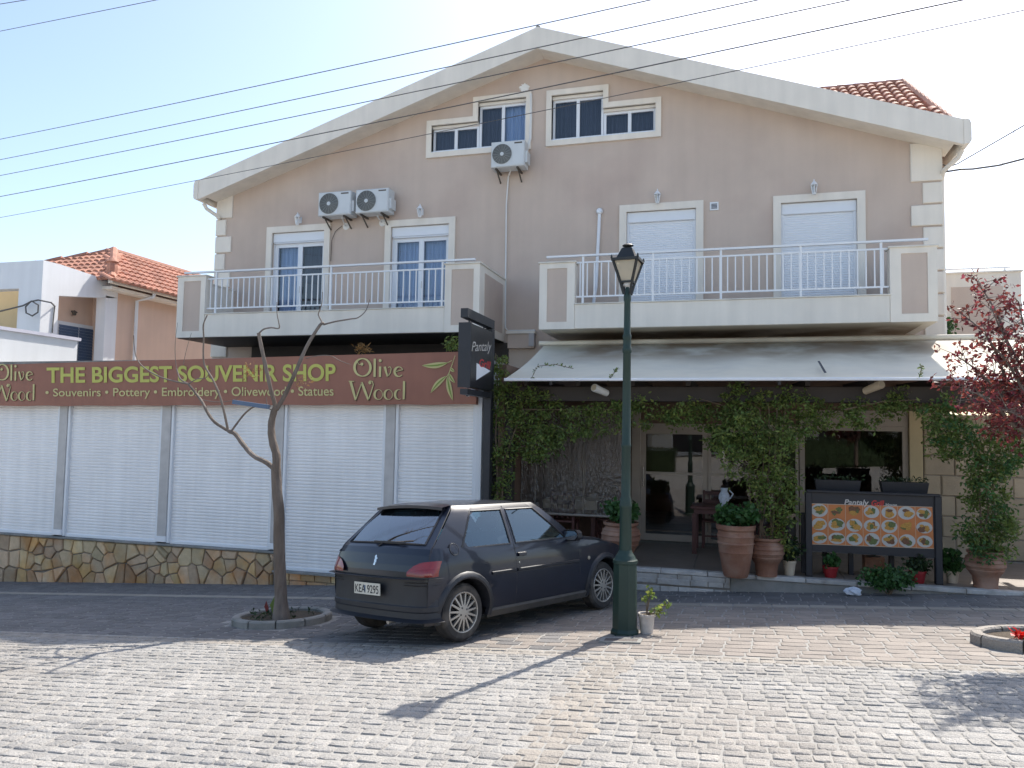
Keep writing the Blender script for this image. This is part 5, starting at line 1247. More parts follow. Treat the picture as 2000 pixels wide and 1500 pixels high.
for k, path in enumerate((((1035, 745), (1050, 715), (1085, 712), (1120, 720)), ((1190, 742), (1200, 728), (1208, 718)), ((1795, 738), (1800, 722), (1798, 712)))):
    pts = [atY(u, v, 10.98) for u, v in path]; t = thing('vine_tendril', ('long leafy tendril curling up over the left part of the awning edge', 'short leafy tendril at the awning edge beside the lamp post', 'small leafy tendril at the awning edge near the red tree')[k], 'vine', pts[0])
    MB().tube(pts, .005, 5).build('stem', 'vine_wood', t); mb = MB(); lp = []
    for a, b in zip(pts, pts[1:]):
        for i in range(7): lp.append(a.lerp(b, i/7))
    leaves(mb, lp+lp, .05, frng, 0, .4); mb.build('foliage', 'leaf_green', t)
beamR = [(1235, 770), (1300, 790), (1420, 770), (1440, 745), (1480, 765), (1560, 760), (1600, 765), (1650, 800), (1660, 830), (1600, 840), (1540, 850), (1430, 870), (1390, 880), (1360, 830), (1240, 835)]
cent = [(1395, 850), (1440, 800), (1520, 830), (1560, 850), (1545, 900), (1560, 960), (1545, 1020), (1500, 1010), (1470, 960), (1430, 935), (1405, 900)]
climber('tall climbing vine rising from the ribbed urn and spreading along the beam',
        [('leaf_green', clumped(beamR, 205, 28, .12, 11.4, 11.8)+clumped(cent, 110, 24, .12, 11.1, 11.5), .06), ('leaf_light', clumped(cent, 90, 18, .12, 11.0, 11.3)+clumped([(1500, 980), (1560, 960), (1540, 1080), (1505, 1080)], 30, 16, .09, 11.0, 11.3)+clumped(beamR, 50, 12, .12, 11.35, 11.5), .055)],
        [([P_B+Vector((frng.uniform(-.1, .1), 0, .46)), S(1490+dx, 980, 11.3), S(1495+dx*1.3, 900, 11.35), S(1490+dx*2, 800, 11.5), S(1470+dx*4, 780, 11.55)], .013) for dx in (-25, -12, -3, 6, 14, 22)])
climber('loose vine trailing along the beam above the menu board',
        [('leaf_green', clumped([(1640, 790), (1700, 770), (1790, 760), (1810, 790), (1770, 800), (1700, 835), (1650, 830)], 70, 24, .11, 11.45, 11.8), .06)], [([S(1650, 800), S(1720, 785), S(1800, 780)], .012)])
right = [(1800, 800), (1850, 770), (1900, 830), (1960, 850), (2010, 830), (2010, 900), (1960, 930), (1975, 1000), (1990, 1050), (1970, 1090), (1900, 1095), (1880, 1050), (1895, 990), (1885, 900), (1830, 890), (1815, 850)]
climber('dark green climber covering the right-hand pergola post down to its urn',
        [('leaf_green', clumped(right, 250, 28, .13, 11.2, 11.75), .06), ('leaf_geranium', clumped(right, 60, 16, .12, 11.1, 11.35), .06)],
        [([P_R+Vector((frng.uniform(-.1, .1), 0, .42)), S(1930+dx, 1000, 11.4), S(1925+dx, 900, 11.5), S(1900+dx*2, 800, 11.6)], .015) for dx in (-15, 0, 12)])
# little tufts on top of the banner and on the right corner of the house
for u, v, mat, lab in ((1107, 0, '', ''),)[:0]: pass
t = thing('dry_tuft', 'tuft of dry orange weeds growing above the banner', 'weed', atY(708, 690, 11.5)); mb = MB(); leaves(mb, clump(atY(708, 682, 11.5), .12, 90, frng, 1.4, .6, .6), .10, frng, -.4, .18); mb.build('foliage', 'leaf_dry', t)
t = thing('wall_weed', 'green weed tuft at the house corner beside the right balcony', 'weed', atY(1850, 655, 16.2)); mb = MB(); leaves(mb, clump(atY(1851, 640, 16.2), .2, 220, frng, .7, .7, 1.1), .08, frng, 0, .5); mb.build('foliage', 'leaf_geranium', t)
t = thing('sign_weed', 'leafy sprig growing behind the top of the hanging sign', 'weed', atY(880, 690, 11.7)); mb = MB(); leaves(mb, clump(atY(882, 672, 11.7), .16, 160, frng, 1, .6, 1), .06, frng, 0, .45); mb.build('foliage', 'leaf_light', t)

# ================================================================ bare tree at left
T0 = G(548, 1218); TYp = T0.y
tree = thing('bare_tree', 'leafless young street tree with pruned twisting branches in front of the shutters', 'tree', T0)
def B_(pts, dy0=0, dy1=0):
    n = len(pts); return [atY(u, v, TYp+dy0+(dy1-dy0)*i/max(1, n-1)) for i, (u, v) in enumerate(pts)]
def smooth_path(P, k=4):
    out = []
    for i in range(len(P)-1):
        p0, p1, p2, p3 = P[max(0, i-1)], P[i], P[i+1], P[min(len(P)-1, i+2)]
        for j in range(k):
            t = j/k; out.append(.5*((2*p1)+(p2-p0)*t+(2*p0-5*p1+4*p2-p3)*t*t+(3*p1-p0-3*p2+p3)*t*t*t))
    out.append(P[-1]); return out
def limb(mb, pts, r0, r1, dy0=0, dy1=0, n=9, k=4):
    P = smooth_path(B_(pts, dy0, dy1), k); m = len(P); mb.tube(P, [(r0+(r1-r0)*i/(m-1))*(1+.05*math.sin(i*2.1)) for i in range(m)], n)
mb = MB()
P = smooth_path(B_([(549, 1222), (549, 1190), (548, 1150), (546, 1100), (545, 1050), (545, 1000), (541, 960), (539, 915)])); m = len(P); rr = [.078+.045*max(0, 1-i/6) -.020*i/(m-1) for i in range(m)]; mb.tube(P, rr, 14)
limb(mb, [(539, 920), (540, 890), (532, 860), (530, 830), (535, 805), (540, 795)], .052, .036)
mb.build('trunk', 'bark', tree, smooth=True)
def br(pts, r0, r1, d0=0, d1=0, mat='bark', n=8): mb = MB(); limb(mb, pts, r0, r1, d0, d1, n); mb.build('branch', mat, tree, smooth=True)
br([(540, 800), (530, 765), (522, 730), (512, 685), (505, 650)], .026, .021, 0, -.15)
br([(540, 800), (560, 765), (580, 720), (600, 675), (625, 635), (632, 632)], .028, .016, 0, .2)
br([(538, 918), (520, 903), (495, 890), (475, 868), (460, 848), (447, 842)], .032, .026, 0, .1)
br([(447, 842), (420, 825), (405, 805), (395, 785), (380, 765), (368, 750)], .021, .014, .1, .25)
br([(368, 750), (352, 740), (345, 720)], .012, .008, .25, .3, 'twig')
br([(368, 750), (330, 742), (300, 730), (275, 712), (264, 690), (261, 655)], .011, .005, .25, .1, 'twig')
br([(445, 840), (440, 815), (430, 775), (415, 740), (400, 715), (397, 690), (398, 660), (397, 635), (405, 615)], .016, .007, .1, -.1, 'twig')
br([(450, 845), (462, 828), (478, 808), (495, 795), (515, 790), (528, 793)], .013, .009, .1, 0, 'twig')
br([(368, 750), (385, 740), (402, 738), (412, 722)], .008, .004, .25, .3, 'twig')
br([(505, 652), (515, 643), (530, 640), (545, 641), (544, 628), (541, 612), (541, 590)], .011, .004, -.15, -.2, 'twig')
br([(632, 634), (624, 620), (622, 612), (628, 595), (630, 570)], .010, .004, .2, .2, 'twig')
br([(632, 634), (655, 628), (685, 623), (700, 620), (715, 606), (722, 585)], .011, .004, .2, .3, 'twig')
br([(597, 700), (620, 695), (645, 695), (665, 705), (685, 712)], .006, .003, .15, .3, 'twig')
br([(345, 722), (342, 690), (343, 660), (347, 630)], .005, .002, .3, .3, 'twig'); br([(358, 712), (365, 680), (374, 650)], .004, .002, .3, .3, 'twig')
br([(385, 775), (400, 782), (430, 785), (460, 780), (475, 765)], .006, .003, .2, .3, 'twig'); br([(540, 795), (528, 800), (522, 790), (520, 775)], .008, .004, 0, 0, 'twig')
bk = thing('tree_stake', 'blue-grey cloth tie wrapped near the fork of the bare tree', 'tie', atY(490, 788, TYp)); MB().bar(atY(456, 785, TYp-.03), atY(525, 795, TYp-.03), .05, .05).build('tie', 'blue_shutter', bk)
mb = MB(); leaves(mb, clump(atY(490, 725, TYp+.1), .12, 60, frng, 1.5, 1, 1)+clump(atY(590, 745, TYp+.1), .10, 40, frng, 1.5, 1, 1), .045, frng, .2, .3); mb.build('bud_leaves', 'leaf_dry', tree)
# oval planter ring
def ring(name, lab, cx, cy, rx, ry, w, h, n, mat, seg):
    t = thing(name, lab, 'planter', (cx, cy, gz(cx, cy)))
    for s in range(seg):
        m = 4; a0, a1 = 2*math.pi*s/seg+.012, 2*math.pi*(s+1)/seg-.012; rows = []
        prof = [(0, -.05), (0.0, h*.8), (.015, h), (w-.015, h), (w, h*.85), (w, -.05)]
        for i in range(m+1):
            a = a0+(a1-a0)*i/m; r = []
            for dw, hh in prof: x, y = cx+(rx-dw)*math.cos(a), cy+(ry-dw)*math.sin(a); r.append((x, y, gz(x, y)+hh))
            rows.append(r)
        MB().grid(rows).build('kerb_stone', mat, t)
    MB().add([(cx, cy, gz(cx, cy)+h*.75)]+[(cx+(rx-w)*math.cos(2*math.pi*k/32), cy+(ry-w)*math.sin(2*math.pi*k/32), gz(cx+(rx-w)*math.cos(2*math.pi*k/32), cy+(ry-w)*math.sin(2*math.pi*k/32))+h*.55) for k in range(32)], [(0, k+1, (k+1) % 32+1) for k in range(32)]).build('soil', 'soil', t, smooth=True)
    return t
ring('tree_planter', 'oval concrete kerb ring of soil round the bare tree', -5.18, 8.22, .58, .57, .10, .085, 0, 'concrete', 11)
t = thing('planter_weeds', 'small green and dark red weeds at the foot of the bare tree', 'weed', (-5.35, 8.1, gz(-5.35, 8.1)+.05)); mb = MB(); pts = []
for k in range(40): a = frng.uniform(0, 6.28); r = .40*math.sqrt(frng.random()); pts += clump((-5.18+r*math.cos(a), 8.22+r*math.sin(a), gz(-5.18, 8.22)+.08), .04, 5, frng)
leaves(mb, pts, .05, frng, -.3, .4); mb.build('foliage', 'leaf_dark', t)
mb = MB(); q = G(533, 1212)+Vector((0, 0, .06)); mb.add([q, q+Vector((-.05, 0, .12)), q+Vector((.0, .01, .22)), q+Vector((.06, 0, .12))], [(0, 1, 2), (0, 2, 3)]); mb.build('leaf', 'leaf_light', t); mb = MB(); q = G(522, 1212)+Vector((0, 0, .06)); mb.add([q, q+Vector((-.05, 0, .10)), q+Vector((-.03, .01, .17)), q+Vector((.015, 0, .09))], [(0, 1, 2), (0, 2, 3)]); mb.build('leaf', 'leaf_red', t)

# ================================================================ red-leaved tree at right
RX, RY = 2.66, 8.02
ring('tree_planter', 'pale stone kerb ring with red flowers at the right edge', RX, RY, .58, .46, .10, .10, 0, 'cobble_beige', 9)
t = thing('red_flower', 'small plant with one red bloom in the right-hand planter ring', 'flower', (2.38, 7.9, gz(2.38, 7.9)+.06)); q = atY(1990, 1240, 7.75)
MB().tube([(q.x+.03, 7.78, gz(q.x, 7.78)+.05), q], .006, 5).build('stem', 'leaf_geranium', t); mb = MB(); leaves(mb, clump(q, .03, 26, frng), .07, frng, -.5, .7); mb.build('bloom', 'flower_red', t); mb = MB(); leaves(mb, clump(q+Vector((.08, 0, -.06)), .05, 30, frng), .07, frng, -.3, .7); mb.build('foliage', 'leaf_light', t)
rt = thing('red_leaf_tree', 'small ornamental tree with dark red leaves at the right edge', 'tree', (RX+.12, RY, gz(RX, RY)))
tr = random.Random(21); base = Vector((RX+.16, RY, gz(RX, RY))); fork = base+Vector((.03, 0, 1.75))
MB().tube([base, base+Vector((.02, 0, .8)), fork], [.06, .05, .045], 10).build('trunk', 'bark', rt, smooth=True)
tips = [(1905, 545, 0.0), (1935, 600, -.1), (1990, 590, .1), (2060, 560, .0), (1925, 660, -.35), (1875, 610, .15), (1860, 690, .1), (1880, 760, -.3), (1930, 720, .4), (2000, 680, -.4), (2040, 640, .3), (2100, 650, 0), (1905, 790, .35), (1960, 800, -.45), (1855, 740, .3), (2080, 760, -.2), (1985, 760, .3), (2050, 800, .2), (1940, 840, .1), (2120, 720, .3), (2150, 600, -.1)]
mbb = MB(); lp = []
for (u, v, dy) in tips:
    e = atY(u, v, RY+dy); m1 = fork.lerp(e, .4)+Vector((tr.uniform(-.06, .06), tr.uniform(-.1, .1), -.02)); path = smooth_path([fork, m1, fork.lerp(e, .75)+Vector((tr.uniform(-.04, .04), tr.uniform(-.06, .06), .03)), e], 5)
    mbb.tube(path, [.022*(1-.85*i/(len(path)-1)) for i in range(len(path))], 5)
    for i in range(int(len(path)*.35), len(path)):
        p = path[i]
        for _ in range(3):
            side = p+Vector((tr.gauss(0, .085), tr.gauss(0, .085), tr.gauss(.02, .085))); mbb.tube([p, side], [.004, .002], 4, cap=False); lp += clump(side, .055, 8, tr)
mbb.build('branches', 'bark', rt, smooth=True); mb = MB(); leaves(mb, lp, .052, tr, .25, .5); mb.build('crown', 'leaf_red', rt)

# ================================================================ menu board, table, chairs
bz = lambda u, v, y: atY(u, v, y)
MY = 11.42; m0, m1 = at_t(1578, 1128), at_t(1830, 1138)
menu = thing('menu_board', 'black framed menu board with rows of food photographs on an orange ground', 'menu board', (1.75, MY, TZ))
ML, MR = bz(1579, 1050, MY), bz(1829, 1060, MY)
for x in (ML.x-.04, MR.x-.02): MB().bbox(x, x+.085, MY-.04, MY+.06, TZ, Z_(1700, 965, MY), .008).build('post', 'charcoal', menu)
for x in (ML.x-.08, MR.x-.20): MB().bbox(x, x+.06, MY+.2, MY+.26, TZ, Z_(1700, 1010, MY), .006).build('rear_post', 'charcoal', menu)
zA, zB_ = Z_(1700, 965, MY), Z_(1700, 1083, MY)
boxp('board', 'charcoal', menu, ML.x+.046, MR.x-.021, MY-.01, MY+.03, zB_, zA)
MB().bbox(ML.x-.02, MR.x+.05, MY-.05, MY+.065, zA-.001, zA+.03, .006).build('head_rail', 'charcoal', menu)
yP = MY-.0125
p00, p10, p11, p01 = (1583, 1063), (1824, 1072), (1821, 990), (1583, 983)
def mm(s, t, y=yP):
    u = (p00[0]*(1-s)+p10[0]*s)*(1-t)+(p01[0]*(1-s)+p11[0]*s)*t; v = (p00[1]*(1-s)+p10[1]*s)*(1-t)+(p01[1]*(1-s)+p11[1]*s)*t; return atY(u, v, y)
MB().add([mm(0, 0), mm(1, 0), mm(1, 1), mm(0, 1)], [(0, 1, 2, 3)]).build('poster', 'menu_orange', menu)
pr = random.Random(4); plate = MB(); foods = {'food_brown': MB(), 'food_yellow': MB(), 'food_green': MB()}
def disc(mb, s, t, rs, rt_, y, n=18, j=0): mb.add([mm(s, t, y)]+[mm(s+rs*(1+pr.uniform(-j, j))*math.cos(2*math.pi*k/n), t+rt_*(1+pr.uniform(-j, j))*math.sin(2*math.pi*k/n), y) for k in range(n)], [(0, k+1, (k+1) % n+1) for k in range(n)])
for i in range(7):
    for j in range(3):
        s, t_ = (i+.5)/7, (j+.5)/3; skip = (i, j) in ((2, 2), (5, 1), (1, 2))
        if not skip: disc(plate, s, t_, .067*pr.uniform(.9, 1.06), .158*pr.uniform(.88, 1.05), yP-.002)
        for q in range(6): disc(foods[pr.choice(('food_brown', 'food_yellow', 'food_yellow', 'food_green'))], s+pr.uniform(-.025, .025), t_+pr.uniform(-.06, .06), .03*pr.uniform(.5, 1.25), .068*pr.uniform(.5, 1.25), yP-.004-.0012*q, 12, .3)
stuff(plate.build('plate_prints', 'menu_plate', menu))
for k, mb in foods.items(): stuff(mb.build('food_prints', k, menu))
mb = MB()
for i in range(1, 7): mb.add([mm(i/7-.0015, 0, yP-.001), mm(i/7+.0015, 0, yP-.001), mm(i/7+.0015, 1, yP-.001), mm(i/7-.0015, 1, yP-.001)], [(0, 1, 2, 3)])
for e in ((0, 0, 1, .012), (0, .988, 1, 1)): mb.add([mm(e[0], e[1], yP-.0015), mm(e[2], e[1], yP-.0015), mm(e[2], e[3], yP-.0015), mm(e[0], e[3], yP-.0015)], [(0, 1, 2, 3)])
mb.build('poster_lines', 'pot_cream', menu)
text_part('header_name', 'Pantaly', 'sign_chalk', menu, quadmap(1649, 975, 985.5, 1697, 976, 987, yP-.002), bold=.02, shear=.2, cap=.72)
text_part('header_word', 'Grill', 'sign_red', menu, quadmap(1702, 977, 987.5, 1727, 977.5, 988, yP-.002), bold=.03, shear=.2, cap=.72)
text_part('header_word', 'House', 'sign_chalk', menu, quadmap(1730, 982.5, 988.5, 1752, 983, 989, yP-.002), bold=.02, cap=.72)
for (u0, u1, v0, v1, lab, plab) in ((1591, 1680, 967, 936, 'dark trough planter on the sill above the left half of the menu board', 'low plants in the left window trough'), (1719, 1812, 969, 940, 'dark trough planter on the sill above the right half of the menu board', 'low plants in the right window trough')):
    yq = MY+.35; a, b = bz(u0, v0, yq), bz(u1, v0, yq); zb_, zt_ = a.z-.05, bz(u0, v1, yq).z
    t = thing('window_trough', lab, 'planter', ((a.x+b.x)/2, yq, zb_)); mb = MB(); i_ = .04
    mb.add([(a.x+i_, yq-.07, zb_), (b.x-i_, yq-.07, zb_), (b.x-i_, yq+.07, zb_), (a.x+i_, yq+.07, zb_), (a.x, yq-.1, zt_), (b.x, yq-.1, zt_), (b.x, yq+.1, zt_), (a.x, yq+.1, zt_)], [(0, 1, 5, 4), (1, 2, 6, 5), (2, 3, 7, 6), (3, 0, 4, 7), (4, 5, 6, 7), (3, 2, 1, 0)]); mb.build('trough', 'charcoal', t)
    MB().box(a.x+.1, a.x+.16, yq-.05, yq+.05, TZ, zb_).box(b.x-.16, b.x-.1, yq-.05, yq+.05, TZ, zb_).build('stand', 'charcoal', t)
    g = thing('trough_plants', plab, 'plant', ((a.x+b.x)/2, yq, zt_)); mb = MB(); pts = []
    for k in range(12): pts += clump((a.x+(b.x-a.x)*(k+.5)/12, yq, zt_+.02), .06, 12, frng)
    leaves(mb, pts, .05, frng, -.2, .5); mb.build('foliage', 'leaf_dark', g)
def table(c, w, d, h, mat, lab):
    t = thing('table', lab, 'table', c); x, y, z = c; MB().bbox(x-w/2, x+w/2, y-d/2, y+d/2, z+h-.04, z+h, .006).build('top', mat, t); MB().box(x-w/2+.05, x+w/2-.05, y-d/2+.05, y+d/2-.05, z+h-.12, z+h-.041).build('apron', mat, t)
    for sx in (-1, 1):
        for sy in (-1, 1): MB().box(x+sx*(w/2-.06)-.035, x+sx*(w/2-.06)+.035, y+sy*(d/2-.06)-.035, y+sy*(d/2-.06)+.035, z, z+h-.121).build('leg', mat, t)
def chair(c, rot, mat, lab, grp):
    t = thing('chair', lab, 'chair', c, grp); t.rotation_euler = (0, 0, rot); ORG[t.name] = Vector((0, 0, 0))
    MB().bbox(-.21, .21, -.2, .2, .43, .46, .006).build('seat', mat, t)
    for sx in (-1, 1):
        MB().box(sx*.18-.02, sx*.18+.02, -.19, -.15, 0, .43).build('leg', mat, t); MB().bar((sx*.18, .18, 0), (sx*.18, .22, .95), .04, .04).build('leg', mat, t)
    for z in (.62, .76, .90): MB().bar((-.18, .2+(z-.5)*.05, z), (.18, .2+(z-.5)*.05, z), .02, .06).build('back_rail', mat, t)
    for x in (-.09, 0, .09): MB().bar((x, .2, .5), (x, .215, .9), .02, .03).build('back_slat', mat, t)
    MB().bar((-.18, -.17, .2), (.18, -.17, .2), .025, .025).build('stretcher', mat, t)
tc = Vector((atY(1412, 1000, 13.2).x, 13.2, TZ)); table(tc, 1.0, .8, .76, 'red_wood', 'dark red wooden table on the terrace right of the glass door')
chair(tc+Vector((-.15, .55, 0)), R(0), 'red_wood', 'dark red chair behind the table by the glass door', 'restaurant chairs'); chair(tc+Vector((.7, .1, 0)), R(-80), 'red_wood', 'dark red chair at the right side of the table by the glass door', 'restaurant chairs')
va = thing('vase', 'blue and white jug standing on the terrace table', 'vase', tc+Vector((.02, -.1, .76))); MB().lathe([(.001, 0), (.06, 0), (.05, .02), (.09, .12), (.085, .18), (.05, .24), (.06, .29), (.05, .29), (.001, .25)], tc+Vector((.02, -.1, .76)), 18).build('jug', 'vase', va, smooth=True); MB().tube([tc+Vector((.10, -.1, 1.02)), tc+Vector((.16, -.1, .96)), tc+Vector((.11, -.1, .88))], .012, 6).build('handle', 'vase', va)
tc2 = Vector((atY(1120, 1000, 13.2).x, 13.3, TZ)); table(tc2, .9, .8, .76, 'red_wood', 'dark red wooden table on the terrace behind the car')
chair(tc2+Vector((-.05, -.55, 0)), R(180), 'red_wood', 'dark red slatted chair just behind the car bonnet', 'restaurant chairs'); chair(tc2+Vector((.6, 0, 0)), R(-90), 'red_wood', 'dark red slatted chair behind the car, nearer the lamp post', 'restaurant chairs')
cl = thing('tablecloth', 'pale cloth on the table behind the car', 'tablecloth', tc2+Vector((0, 0, .76))); MB().box(tc2.x-.47, tc2.x+.47, tc2.y-.42, tc2.y+.42, tc2.z+.762, tc2.z+.768).box(tc2.x-.47, tc2.x+.47, tc2.y-.426, tc2.y-.421, tc2.z+.62, tc2.z+.768).build('cloth', 'pot_cream', cl)

# ================================================================ the other side of the street (it shows in the restaurant glass; the hedges are added to darken it)
def hedge(x0, x1, y0, y1, h, lab):
    z = gz((x0+x1)/2, (y0+y1)/2); t = thing('hedge', lab, 'hedge', ((x0+x1)/2, (y0+y1)/2, z)); mb = MB(); mb.box(x0+.1, x1-.1, y0+.1, y1-.1, z-.6, z+h-.12); mb.build('stems', 'leaf_dark', t)
    mb = MB(); leaves(mb, [(frng.uniform(x0, x1), y1-frng.random()**2*.3, z+frng.uniform(-.2, h)) for _ in range(int(900*(x1-x0)))]+[(frng.uniform(x0, x1), frng.uniform(y0, y1), z+h-frng.random()**2*.25) for _ in range(int(400*(x1-x0)))], .07, frng, 0, .5); mb.build('foliage', 'leaf_dark', t)
hedge(-7.5, -2.2, -4.2, -3.2, 1.1, 'left clipped hedge across the street, mirrored in the restaurant glass'); hedge(.9, 7.5, -4.2, -3.2, 1.1, 'right clipped hedge across the street, mirrored in the restaurant glass')
op = thing('opposite_building', 'plain white building with a pale canopy across the street, mirrored in the glass', 'building', (0, -13, .7))
boxp('wall', 'white_wall', op, -13, 11, -18, -12, -1, 5.2)
for x in (-10, -6.5, -3, .5, 4, 7.5): boxp('opening', 'room_dark', op, x, x+2.2, -12.01, -11.995, .7, 2.9)
MB().add([(-12, -12, 3.6), (10, -12, 3.6), (10, -9, 3.0), (-12, -9, 3.0), (-12, -9, 2.75), (10, -9, 2.75)], [(0, 1, 2, 3), (3, 2, 5, 4)]).build('canopy', 'awning', op)
for x in (-11.8, -6, -.5, 4.5, 9.8): boxp('canopy_post', 'white_metal', op, x, x+.08, -9.08, -9.0, 0, 2.9)
# ================================================================ parked car (built round its rear axle: x forward, y left, z up)
car = thing('parked_car', 'black three-door hatchback with silver multi-spoke wheels parked by the street lamp', 'car', (0, 0, 0))
cx_, cy_, cyaw = -3.227, 7.639, 1.117
nn = Vector((-GA, -GB, 1)).normalized(); f_ = Vector((math.cos(cyaw), math.sin(cyaw), 0)); f_.z = GA*f_.x+GB*f_.y; f_.normalize(); l_ = nn.cross(f_)
car.matrix_world = Matrix(((f_.x, l_.x, nn.x, cx_), (f_.y, l_.y, nn.y, cy_), (f_.z, l_.z, nn.z, gz(cx_, cy_)+.012), (0, 0, 0, 1)))
WB, WR, AR = 2.385, .283, .335
def interp(tab, x):
    if x <= tab[0][0]: return tab[0][1]
    for (a, b), (c, d) in zip(tab, tab[1:]):
        if x <= c: t = (x-a)/(c-a); t = t*t*(3-2*t) if False else t; return b+(d-b)*t
    return tab[-1][1]
def taper(x): return interp([(-.52, .905), (-.47, .935), (-.40, .96), (-.28, .985), (0, 1), (1.9, 1), (2.3, .99), (2.6, .965), (2.8, .92), (2.95, .84), (3.02, .78)], x)
def yprof(z): return interp([(.18, .725), (.26, .755), (.36, .785), (.50, .800), (.64, .803), (.66, .800), (.78, .792), (.88, .770), (.93, .752), (1.07, .695), (1.25, .613), (1.31, .572), (1.335, .53)], z)
def ysurf(x, z): return yprof(z)*taper(x)
def ztop(x): return interp([(-.5, .93), (1.6, .875), (1.9, .868), (2.1, .85), (2.4, .815), (2.7, .755), (2.9, .69), (3.02, .60)], x)
def zbot(x):
    for c in (0, WB):
        if abs(x-c) < AR: return max(.205, .285+math.sqrt(AR*AR-(x-c)**2))
    return .205
cols = [-.335, -.33, -.31, -.27, -.2, -.12, -.04, .04, .12, .2, .27, .31, .33, .335]
XT = [(.62, -.475), (.70, -.468), (.76, -.455), (.86, -.425), (.92, -.395), (.955, -.355)]
lows = sorted([-.468, -.455, -.43, -.40, -.37]+cols+[.45, .6, .74, .9, 1.1, 1.3, 1.5, 1.7, 1.87, 1.97]+[WB+c for c in cols]+[2.76, 2.82, 2.88, 2.94, 2.98, 3.02])
def both(fn):
    for s in (-1, 1): fn(s)
K = 12
mb = MB()
for s in (-1, 1):
    rows = []
    for x in lows:
        zb_, zt_ = zbot(x), ztop(x)
        if x < -.36:                                       # rear corner follows the tailgate slope above the bumper
            pass
        r = []
        for k in range(K+1):
            z = zb_+(zt_-zb_)*k/K; xx = x
            if x < -.30: xx = x+(interp(XT, z)+.468)*min(1, (-.30-x)/.168)
            r.append((xx, s*ysurf(x, z), z))
        rows.append(r)
    mb.grid(rows if s < 0 else [r[::-1] for r in rows])
# greenhouse sides
GZ = [.868, .93, 1.0, 1.07, 1.16, 1.25, 1.29, 1.325]
def gcol(zb_, xb, xt): return lambda z: xb+(xt-xb)*(z-.87)/(1.325-.87)
# lines along the greenhouse (x at belt, x at roof)
lines = {'c0': (-.437, .043), 'c1': (-.045, .285), 'c1b': (.12, .36), 'c2': (.69, .715), 'c3': (.775, .785), 'c4': (1.70, 1.165), 'c5': (1.885, 1.29)}
seq = ['c0', 'c1', 'c2', 'c3', 'c4', 'c5']
def gp(nm, z, s):
    a, b = lines[nm]; x = a+(b-a)*(z-.868)/(1.325-.868)
    return Vector((x, s*yprof(z)*interp([(-.5, .93), (-.2, .97), (.2, 1), (1.5, 1), (1.95, .97)], x), z))
def gmid(n0, n1, z, s, k, m):
    p, q = gp(n0, z, s), gp(n1, z, s); return p.lerp(q, k/m)
glass_rows = [.905, .93, 1.0, 1.07, 1.16, 1.235, 1.25]
def gstrip(mbx, n0, n1, zs, s, m=4):
    rows = [[gmid(n0, n1, z, s, k, m) for k in range(m+1)] for z in zs]; mbx.grid(rows if s < 0 else [r[::-1] for r in rows])
allz = [.862, .905, .93, 1.0, 1.07, 1.16, 1.25, 1.29, 1.325]
for s in (-1, 1):
    gstrip(mb, 'c0', 'c1', allz, s); gstrip(mb, 'c2', 'c3', allz, s, 2); gstrip(mb, 'c4', 'c5', allz, s, 2)
    for a, b in (('c1', 'c2'), ('c3', 'c4')):
        gstrip(mb, a, b, [.862, .905], s, 8); gstrip(mb, a, b, [1.262, 1.29, 1.325], s, 8)
# roof
rows = []
for k in range(13):
    t = k/12; x = .045+(1.29-.045)*t; zc = 1.372-.03*(2*t-1)**2-(.012 if t > .9 else 0); r = []
    for j in range(13):
        w = -1+2*j/12; y = w*.53*1.0; e = abs(w)**3.2; r.append((x, -y, 1.325*e+zc*(1-e)))
    rows.append(r)
mb.grid([r[::-1] for r in rows])
# tailgate: rows from roof edge down to bumper
tail = [(.045, 1.325, .538, .0), (.012, 1.298, .562, .02), (-.355, .955, .705, .055), (-.393, .92, .708, .06), (-.423, .86, .725, .065), (-.453, .76, .743, .07), (-.466, .70, .746, .072), (-.472, .62, .752, .072)]
def trow(x, z, h, bow, n=14): return [Vector((x-bow*(1-(2*j/n-1)**2)**.8, h*(1-2*j/n), z+ .012*(1-(2*j/n-1)**2))) for j in range(n+1)]
for a, b in ((0, 1), (2, 3), (3, 4), (4, 5), (5, 6), (6, 7)): mb.grid([trow(*tail[a]), trow(*tail[b])])
# frames left and right of the rear glass
ra, rb = trow(*tail[1]), trow(*tail[2]); G0 = 1
mb.grid([ra[:2], rb[:2]]); mb.grid([ra[-2:], rb[-2:]])
# bonnet, scuttle, nose
hood = [(1.885, .872, .70), (1.97, .895, .69), (2.1, .885, .70), (2.4, .845, .70), (2.7, .775, .685), (2.88, .705, .66), (2.98, .64, .60), (3.02, .58, .57)]
mb.grid([[Vector((x+.10*(1-(2*j/12-1)**2), h*1.06*(1-2*j/12), (z+.03*(1-(2*j/12-1)**2)) if 0 < j < 12 else ztop(x)-.002)) for j in range(13)] for x, z, h in hood][::-1])
mb.build('body', 'car_paint', car, smooth=True, angle=35)
# inner shell so that nothing shows through
mb = MB(); mb.box(-.40, 2.75, -.62, .62, .20, .26); mb.box(1.75, 1.8, -.68, .68, .26, .88); mb.box(-.42, -.10, -.62, .62, .26, .80); mb.build('floor_pan', 'car_plastic', car)
for c in (0, WB):
    for s in (-1, 1):
        mb = MB(); rows = [[(c+(AR+.0)*math.cos(a), s*y, .285+(AR+.0)*math.sin(a)) for a in [math.pi*i/12 for i in range(13)]] for y in (.45, .792)]
        mb.grid(rows); mb.add([(c-.34, s*.45, .2), (c+.34, s*.45, .2), (c+.34, s*.45, .64), (c-.34, s*.45, .64)], [(0, 1, 2, 3)]); mb.build('wheel_housing', 'car_plastic', car)
